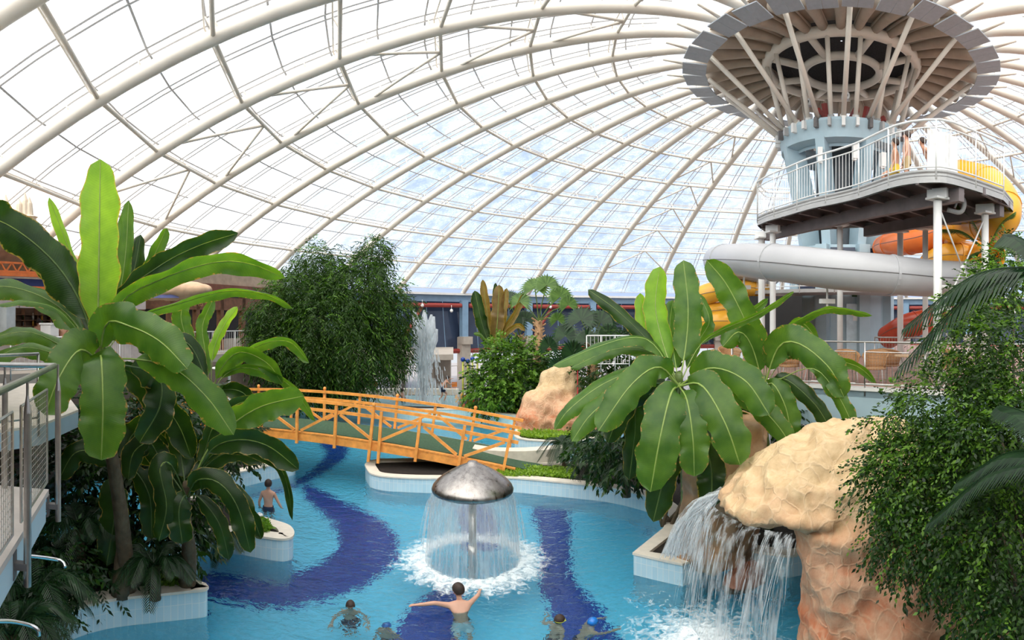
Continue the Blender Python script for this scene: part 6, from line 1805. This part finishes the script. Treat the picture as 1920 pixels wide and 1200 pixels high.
# ------------------------------------------------------------------ cafe furniture
def wicker_proto():
    root = empty('wicker_chair', (0, 0, 0), 'x', 'chair')
    mb = MB(); n = 20; rows = []
    for z, r in ((.40, .25), (.52, .285), (.66, .31), (.78, .325), (.86, .33)):
        row = []
        for i in range(n + 1):
            a = math.radians(-200 + 220 * i / n); top = z + (0.0 if z < .6 else -.16 * (abs(i / n - .5) * 2) ** 2 * (z - .5) / .36)
            row.append((Vector((math.cos(a) * r, math.sin(a) * r, top))))
        rows.append(row)
    ids = [[mb.vert(p) for p in row] for row in rows]
    for A, B_ in zip(ids[:-1], ids[1:]):
        for i in range(n): mb.face((A[i], A[i + 1], B_[i + 1], B_[i]))
    o = mb.build('backrest', M_WICK, root, smooth=True); s_ = o.modifiers.new('s', 'SOLIDIFY'); s_.thickness = .03
    mb = MB(); mb.tube(rows[-1], .024, 8); mb.build('arm_rim', M_WICK, root, smooth=True)
    mb = MB(); mb.lathe([(.01, .44), (.24, .44), (.27, .42), (.27, .38), (.01, .37)], (0, 0, 0), 24); mb.build('seat', M_WICK, root, smooth=True)
    for x, y in ((-.2, -.2), (.2, -.2), (-.2, .2), (.2, .2)):
        mb = MB(); mb.tube([(x, y, .39), (x * 1.15, y * 1.15, 0)], .012, 8); mb.build('leg', M_GREY, root, smooth=True)
    return root
def table_proto():
    root = empty('cafe_table', (0, 0, 0), 'x', 'table')
    mb = MB(); mb.lathe([(.01, .745), (.40, .745), (.41, .73), (.41, .71), (.39, .70), (.01, .70)], (0, 0, 0), 32); mb.build('tabletop', pbr('light_wood_top', (.62, .42, .25), .4, 0, .1, 6), root, smooth=False)
    for k in range(4):
        a = k * math.pi / 2 + .5
        mb = MB(); mb.tube(catmull([(.25 * math.cos(a), .25 * math.sin(a), .70), (.2 * math.cos(a), .2 * math.sin(a), .4), (.34 * math.cos(a), .34 * math.sin(a), 0)], 5), .011, 7); mb.build('leg', M_GREY, root, smooth=True)
    mb = MB(); mb.tube([(.2 * math.cos(6.283 * k / 24), .2 * math.sin(6.283 * k / 24), .4) for k in range(24)], .007, 5, closed=True); mb.build('leg_ring', M_GREY, root)
    return root
wc = wicker_proto(); tb = table_proto()
first = [True, True]
CH = [(1588, 14.9, .3, 'dark wicker tub chair left of the pale wicker chair on the terrace'), (1642, 14.8, -.2, 'pale wicker tub chair behind the middle of the terrace railing'), (1775, 15.0, .5, 'wicker tub chair partly hidden by the fig right of the white column'),
      (1548, 16.0, .9, 'wicker tub chair seen behind the broad banana leaf on the terrace'), (1480, 15.6, .2, 'wicker tub chair left of the tower door behind the second banana plant'), (1440, 16.2, -.4, 'wicker tub chair at the stem of the second banana plant'),
      (1368, 16.8, .4, 'leftmost wicker tub chair between the two banana plants'), (1668, 15.8, 2.6, 'wicker tub chair facing the viewer beside the round table')]
for px, d, rz, lb in CH:
    c_ = wc if first[0] else copy_tree(wc); first[0] = False
    q = P(px, 600, d); c_.location = (q.x, q.y, TZ + .005); c_.rotation_euler = (0, 0, yaw_to(q, math.pi + rz)); tag(c_, lb, 'chair', 'wicker chairs on the terrace')
for px, d, lb in ((1706, 14.9, 'round light wood table right of the wicker chairs'), (1520, 15.3, 'round light wood table behind the banana leaves'), (1410, 17.2, 'round light wood table near the left end of the terrace')):
    c_ = tb if first[1] else copy_tree(tb); first[1] = False
    q = P(px, 600, d); c_.location = (q.x, q.y, TZ + .005); tag(c_, lb, 'table', 'round tables on the terrace')
# inner white stair railing on the terrace, dark bar block with a plant by the tower
ir = empty('stair_railing', P(1700, 600, 19), 'white stair railing behind the terrace tables', 'railing')
railing([Vector((p.x, p.y)) for p in (P(1640, 600, 20), P(1700, 600, 19.5), P(1790, 600, 19))], TZ, 1.05, ir, M_STAIN, 1.0, .11)
q = P(1455, 600, 24.5); mb = MB(); mb.box((q.x, q.y, 4.9), (2.2, 1.0, 2.6), rz=-.5); tag(mb.build('dark_kiosk', M_BLACK), 'tall dark kiosk left of the pale blue tower door', 'kiosk')
# rear lower level: orange chairs, pale tables
def simple_chair():
    root = empty('orange_chair', (0, 0, 0), 'x', 'chair'); mo = pbr('orange_seat', (.62, .19, .03), .5)
    mb = MB(); mb.box((0, 0, .45), (.42, .42, .04)); mb.build('seat', mo, root)
    mb = MB(); mb.box((0, .2, .75), (.42, .03, .36)); mb.build('backrest', mo, root)
    for x, y in ((-.18, -.18), (.18, -.18), (-.18, .2), (.18, .2)):
        mb = MB(); mb.tube([(x, y, .93 if y > 0 else .45), (x, y, 0)], .014, 6); mb.build('leg', M_WHITE, root)
    return root
oc = simple_chair(); f_ = True
for px, d, rz, lb in ((702, 43, .2, 'orange chair under the bamboo left of the beige column'), (834, 42, -.3, 'left of two orange chairs right of the tall fountain'), (850, 42.5, .4, 'right of two orange chairs right of the tall fountain')):
    c_ = oc if f_ else copy_tree(oc); f_ = False
    q = P(px, 600, d); c_.location = (q.x, q.y, -.3); c_.rotation_euler = (0, 0, yaw_to(q, math.pi + rz)); tag(c_, lb, 'chair', 'orange chairs on the lower level')
# blue balls on yellow posts
for k, (px, py, d) in enumerate(((868, 674, 30.8), (877, 677, 31.2), (886, 673, 31.6), (895, 675, 31.2))):
    q = P(px, py, d); r_ = empty('ball_post', (q.x, q.y, .5), ('first', 'second', 'third', 'fourth')[k] + ' from the left of four yellow posts with blue balls', 'post', 'blue balls on yellow posts')
    mb = MB(); mb.tube([(q.x, q.y, .5), q], .05, 8); mb.build('post', pbr('yellow_green_paint', (.55, .55, .08), .5), r_, smooth=True)
    mb = MB(); blob(mb, q, (.13, .13, .13), 14, 8); mb.build('ball', pbr('blue_ball_paint', (.01, .05, .32), .3), r_, smooth=True)
# small white frame by the palms
wf = empty('stair_balustrade', P(1120, 700, 24), 'white railing frame behind the palms left of the large banana plant', 'railing')
a, b = P(1100, 600, 24), P(1180, 600, 24)
railing([Vector((a.x, a.y)), Vector((b.x, b.y))], TZ - .3, 1.3, wf, M_WHITE, .6, .15)

# ------------------------------------------------------------------ themed bar on the left gallery
def wallframe(pxa, da, pxb, db):
    a, b = P(pxa, 600, da), P(pxb, 600, db); T = (b - a); T.z = 0; T.normalize(); N = Vector((T.y, -T.x, 0))
    if N.dot(-(a + b) / 2) < 0: N = -N
    return a, b, T, N
def slab(mb, a, T, N, s0, s1, z0, z1, n0, n1, m=0):
    c = a + T * (s0 + s1) / 2 + N * (n0 + n1) / 2; c.z = (z0 + z1) / 2
    mb.box(c, (s1 - s0, abs(n1 - n0), z1 - z0), rz=math.atan2(T.y, T.x), m=m)
M_PANELW = pbr('warm_white_fascia', (.46, .40, .38), .6); M_ORB = pbr('orange_painted_timber', (.62, .15, .03), .5, 0, .15, 5)
M_BROWNW = pbr('brown_wall', (.13, .075, .045), .7, 0, .2, 3); M_LETB = pbr('light_blue_letters', (.25, .45, .75), .5)
bar = empty('bar_building', P(60, 600, 22), 'themed bar with orange timber trim and a serving counter on the left gallery', 'building')
a, b, T, N = wallframe(-80, 20.5, 260, 24.5); L_ = (b - a).length
def zz(py, d=22.0): return EYE + (600 - py) / F * d
mb = MB(); slab(mb, a, T, N, 0, L_, TZ - .2, zz(575), -.3, 0); mb.build('back_wall', M_BROWNW, bar)
mb = MB(); slab(mb, a, T, N, 0, L_ - .5, zz(579), zz(547), .8, 1.1)
fas = mb.build('fascia', M_PANELW, bar)
for k in range(7):
    mb = MB(); slab(mb, a, T, N, .9 + k * 1.0, .93 + k * 1.0, zz(579), zz(547), 1.1, 1.115); mb.build('fascia_joint', M_DGREY, fas)
mb = MB(); slab(mb, a, T, N, 0, L_ * .62, zz(549), zz(542), .8, 1.35); mb.build('orange_beam', M_ORB, bar)
mb = MB(); slab(mb, a, T, N, 0, L_ * .55, zz(541), zz(529), .9, 1.2); bl = mb.build('blue_board', pbr('deep_blue_board', (.01, .03, .16), .5), bar)
def word(txt, c, T, N, size, mat, parent, name='lettering'):
    cu = bpy.data.curves.new(name, 'FONT'); cu.body = txt; cu.size = size; cu.extrude = .01; cu.align_x = 'CENTER'; cu.align_y = 'CENTER'
    cu.materials.append(mat); tmp = bpy.data.objects.new(name, cu); COL.objects.link(tmp); bpy.context.view_layer.update()
    me = bpy.data.meshes.new_from_object(tmp.evaluated_get(bpy.context.evaluated_depsgraph_get())); bpy.data.objects.remove(tmp)
    me.name = name; o = bpy.data.objects.new(name, me); COL.objects.link(o)
    Xa = T if T.cross(Vector((0, 0, 1))).dot(N) > 0 else -T
    M_ = Matrix((Xa, Vector((0, 0, 1)), N)).transposed().to_4x4(); M_.translation = Vector(c)
    if parent is not None:
        o.parent = parent; o.matrix_parent_inverse = Matrix.Translation(-world_loc(parent))
    o.matrix_basis = M_
    return o
def onwall(px, py, off):
    """point on the bar's facade line at photo column px"""
    d0 = P(px, 600, 1.0); d0.z = 0
    A = a + N * off; A.z = 0; den = d0.x * T.y - d0.y * T.x
    k = (A.x * T.y - A.y * T.x) / den; q = P(px, py, k); return q
for ch, px in (('I', 5), ('G', 11), ('I', 18), ('I', 23), ('C', -4)):
    word(ch, onwall(px, 535.5, 1.215), T, N, .24, M_ORB if ch == 'I' else M_LETB, bl)
mb = MB(); q0 = onwall(45, 555, 1.12); q1 = onwall(58, 555, 1.12)
s0_, s1_ = (q0 - a).dot(T), (q1 - a).dot(T)
slab(mb, a, T, N, s0_, s1_, zz(561.5), zz(549.5), 1.11, 1.2); sg = mb.build('dark_sign', pbr('dark_sign_board', (.03, .01, .015), .4), bar)
for s_k, z_k, w_k, m_k in ((.08, zz(555), .16, M_WHITE), (.12, zz(558.5), .07, M_RED)):
    mb = MB(); slab(mb, a, T, N, s0_ + s_k - .03, s0_ + s_k + w_k, z_k - .012, z_k + .02, 1.2, 1.21); mb.build('sign_mark', m_k, sg)
q0 = onwall(85, 563.5, 1.14); mb = MB()
s0_ = (q0 - a).dot(T); mb.tube(catmull([a + T * (s0_ + dx) + N * 1.16 + Vector((0, 0, zz(563.5) - a.z + dz_)) for dx, dz_ in ((-.10, .04), (-.07, -.05), (-.03, .05), (0, -.04), (.04, .04), (.08, -.04), (.12, .03))], 4), .025, 6)
mb.build('red_script_sign', emit('red_neon', (.9, .02, .03), 1.2), bar)
mb = MB(); slab(mb, a, T, N, 0, L_ - .8, TZ, TZ + 1.02, 1.7, 2.1); cb = mb.build('counter_front', M_PANELW, bar)
mb = MB(); slab(mb, a, T, N, 0, L_ - .7, TZ + 1.02, TZ + 1.08, 1.6, 2.25); mb.build('counter_top', pbr('dark_counter_top', (.12, .04, .03), .3), bar)
mb = MB()
for k in range(9): slab(mb, a, T, N, 2.0 + k * .02 * 0 + k * .55, 2.03 + k * .55, zz(612), zz(581), .0, .25)
for z_ in (zz(590), zz(600), zz(611)): slab(mb, a, T, N, 2.0, 6.5, z_ - .02, z_, 0, .28)
mb.build('bottle_shelf', M_BROWN, bar)
bm = [pbr('amber_bottle', (.45, .22, .03), .2), pbr('green_bottle', (.04, .12, .04), .2), pbr('clear_bottle', (.5, .48, .42), .15)]
for r_, z_ in enumerate((zz(600), zz(611))):
    for k in range(11):
        s_ = 2.2 + k * .38; c_ = a + T * s_ + N * .15; c_.z = z_
        mb = MB(); mb.lathe([(.01, 0), (.045, .005), (.045, .15), (.018, .19), (.016, .26), (.01, .262)], c_, 8)
        tag(mb.build('bottle', bm[(k + r_) % 3], None, smooth=True), '%s bottle from the left on the %s shelf behind the bar' % (ORD[k], ('upper', 'lower')[r_]), 'bottle', 'bottles on the %s bar shelf' % ('upper', 'lower')[r_])
# gallery floor for bar and restaurant, with its white edge
gp = [P(-200, 600, 17.5), P(20, 600, 17.5), P(200, 600, 19.5), P(300, 600, 25), P(470, 600, 29.5), P(560, 600, 34), P(540, 600, 42), P(300, 600, 34), P(100, 600, 27), P(-200, 600, 24)]
mb = MB(); mb.prism([(p.x, p.y) for p in gp], TZ - .35, TZ); struct('floor_gallery_left', mb, M_CONC)
gr = empty('gallery_railing', gp[3], 'white gallery railing in front of the timber restaurant', 'railing')
railing([Vector((p.x, p.y)) for p in gp[1:6]], TZ, 1.1, gr, M_WHITE, 1.6, .16)
# sandstone roof with orange lattice above the bar
mb = MB()
for px, py, d, r in ((-40, 450, 21.5, (2.6, 1.8, 1.0)), (20, 470, 21.5, (1.4, 1.4, .75)), (-10, 420, 22, (.9, .8, .7)), (90, 495, 22.6, (1.6, 1.2, .35))): q = P(px, py, d); blob(mb, q, r)
rf = mb.build('sandstone_roof', M_SAND, bar); remesh_rock(rf, .12, .2, .6, .1, .4)
for px, py, h in ((10, 408, .9), (36, 408, .7), (47, 412, 1.0), (55, 410, .8)):
    q = P(px, py, 21.5); mb = MB(); mb.lathe([(.01, -.5), (.30, -.45), (.26, 0), (.34, .05), (.16, .12), (.12, h * .7), (.02, h)], q, 9); mb.build('roof_pinnacle', pbr('cream_plaster', (.72, .62, .50), .7), bar)
mb = MB(); z0_, z1_ = zz(512, 20.4), zz(496, 20.4); a2 = a + N * 1.4
for k in range(12):
    s_ = k * .42
    mb.beam(a2 + T * s_ + Vector((0, 0, z0_ - a2.z)), a2 + T * (s_ + .21) + Vector((0, 0, z1_ - a2.z)), .05, .05); mb.beam(a2 + T * (s_ + .21) + Vector((0, 0, z1_ - a2.z)), a2 + T * (s_ + .42) + Vector((0, 0, z0_ - a2.z)), .05, .05)
for z_ in (z0_, z1_): mb.beam(a2 + Vector((0, 0, z_ - a2.z)), a2 + T * 5.1 + Vector((0, 0, z_ - a2.z)), .07, .07)
mb.beam(a2 + Vector((0, 0, z0_ - .1 - a2.z)), a2 + T * 5.6 + Vector((0, 0, z0_ - .1 - a2.z)), .12, .12)
mb.build('orange_lattice', M_ORB, bar)
# small parasol-like folded banner and white coffee machine on the counter
q = onwall(12, 600, 1.3); mb = MB(); mb.prism([(q.x - .25, q.y - .2), (q.x + .25, q.y - .2), (q.x + .25, q.y + .2), (q.x - .25, q.y + .2)], TZ, zz(578)); tag(mb.build('drinks_fridge', pbr('pale_fridge_glass', (.45, .50, .52), .2)), 'pale drinks fridge at the left end of the bar', 'fridge')
q = onwall(93, 617, 1.9); mb = MB(); mb.box((q.x, q.y, TZ + 1.3), (.5, .4, .4)); mb.box((q.x, q.y, TZ + 1.52), (.6, .45, .06)); tag(mb.build('coffee_machine', M_WHITE), 'white coffee machine on the bar counter', 'appliance')

# ------------------------------------------------------------------ timber restaurant farther along
res = empty('timber_restaurant', P(420, 600, 33), 'brown timber restaurant front with stone band and dark openings behind the banana leaves', 'building')
a, b, T, N = wallframe(255, 27.5, 530, 37.0); L_ = (b - a).length
mb = MB(); slab(mb, a, T, N, 0, L_, TZ - .3, 8.0, -2.0, -1.7); mb.build('dark_interior', M_BLACK, res)  # black slab standing in for the darkness behind the openings
mb = MB(); slab(mb, a, T, N, 0, L_, 7.15, 7.95, -.2, .1); mb.build('stone_band', pbr('beige_stone_cladding', (.42, .32, .24), .7, 0, .15, 3, .2, 8), res)
mb = MB(); slab(mb, a, T, N, 0, L_, 6.75, 7.15, -.2, .35); mb.build('timber_eave', pbr('red_brown_timber', (.18, .06, .035), .6, 0, .2, 4), res)
mb = MB(); slab(mb, a, T, N, 0, L_, 5.75, 6.45, -.1, .15); bd = mb.build('carved_board', pbr('carved_brown_board', (.20, .085, .045), .6, 0, .25, 5, .3, 18), res)
for ch, px in (('H', 362), ('A', 370), ('S', 378), ('T', 386)): word(ch, onwall(px, 569, .16), T, N, .5, pbr('worn_letter_paint', (.42, .22, .12), .7), bd)
for k in range(7):
    s_ = .3 + k * (L_ - .6) / 6; mb = MB(); slab(mb, a, T, N, s_ - .14, s_ + .14, TZ - .2, 7.0, -.15, .15); mb.build('timber_post', M_BROWN, res)
mb = MB(); slab(mb, a, T, N, 0, L_, TZ - .3, TZ + .6, -.1, .05); mb.build('stone_plinth', M_CONC, res)
# peach canopy with blue letters between bar and restaurant
mb = MB(); q = P(318, 545, 26); blob(mb, q, (2.2, 1.2, .42)); q = P(290, 549, 25.5); blob(mb, q, (1.0, 1.0, .3))
o = mb.build('plaster_canopy', M_SAND, res); remesh_rock(o, .12, .12, .5, .05, .4)
mb = MB(); q0, q1 = P(288, 553, 24.6), P(335, 553, 25.0); mb.beam(q0, q1, .08, .26); cb = mb.build('canopy_board', pbr('violet_blue_board', (.18, .20, .45), .5), res)
# table group on the left lower walkway (seen between the leaves)
mb = MB(); q = P(430, 690, 20); mb.lathe([(.01, .03), (.6, .02), (.62, 0), (.6, -.03), (.01, -.03)], q, 20); mb.tube([q, Vector((q.x, q.y, .35))], .05, 8)
tag(mb.build('round_table', M_WHITE), 'pale round table behind the small banana plant', 'table')
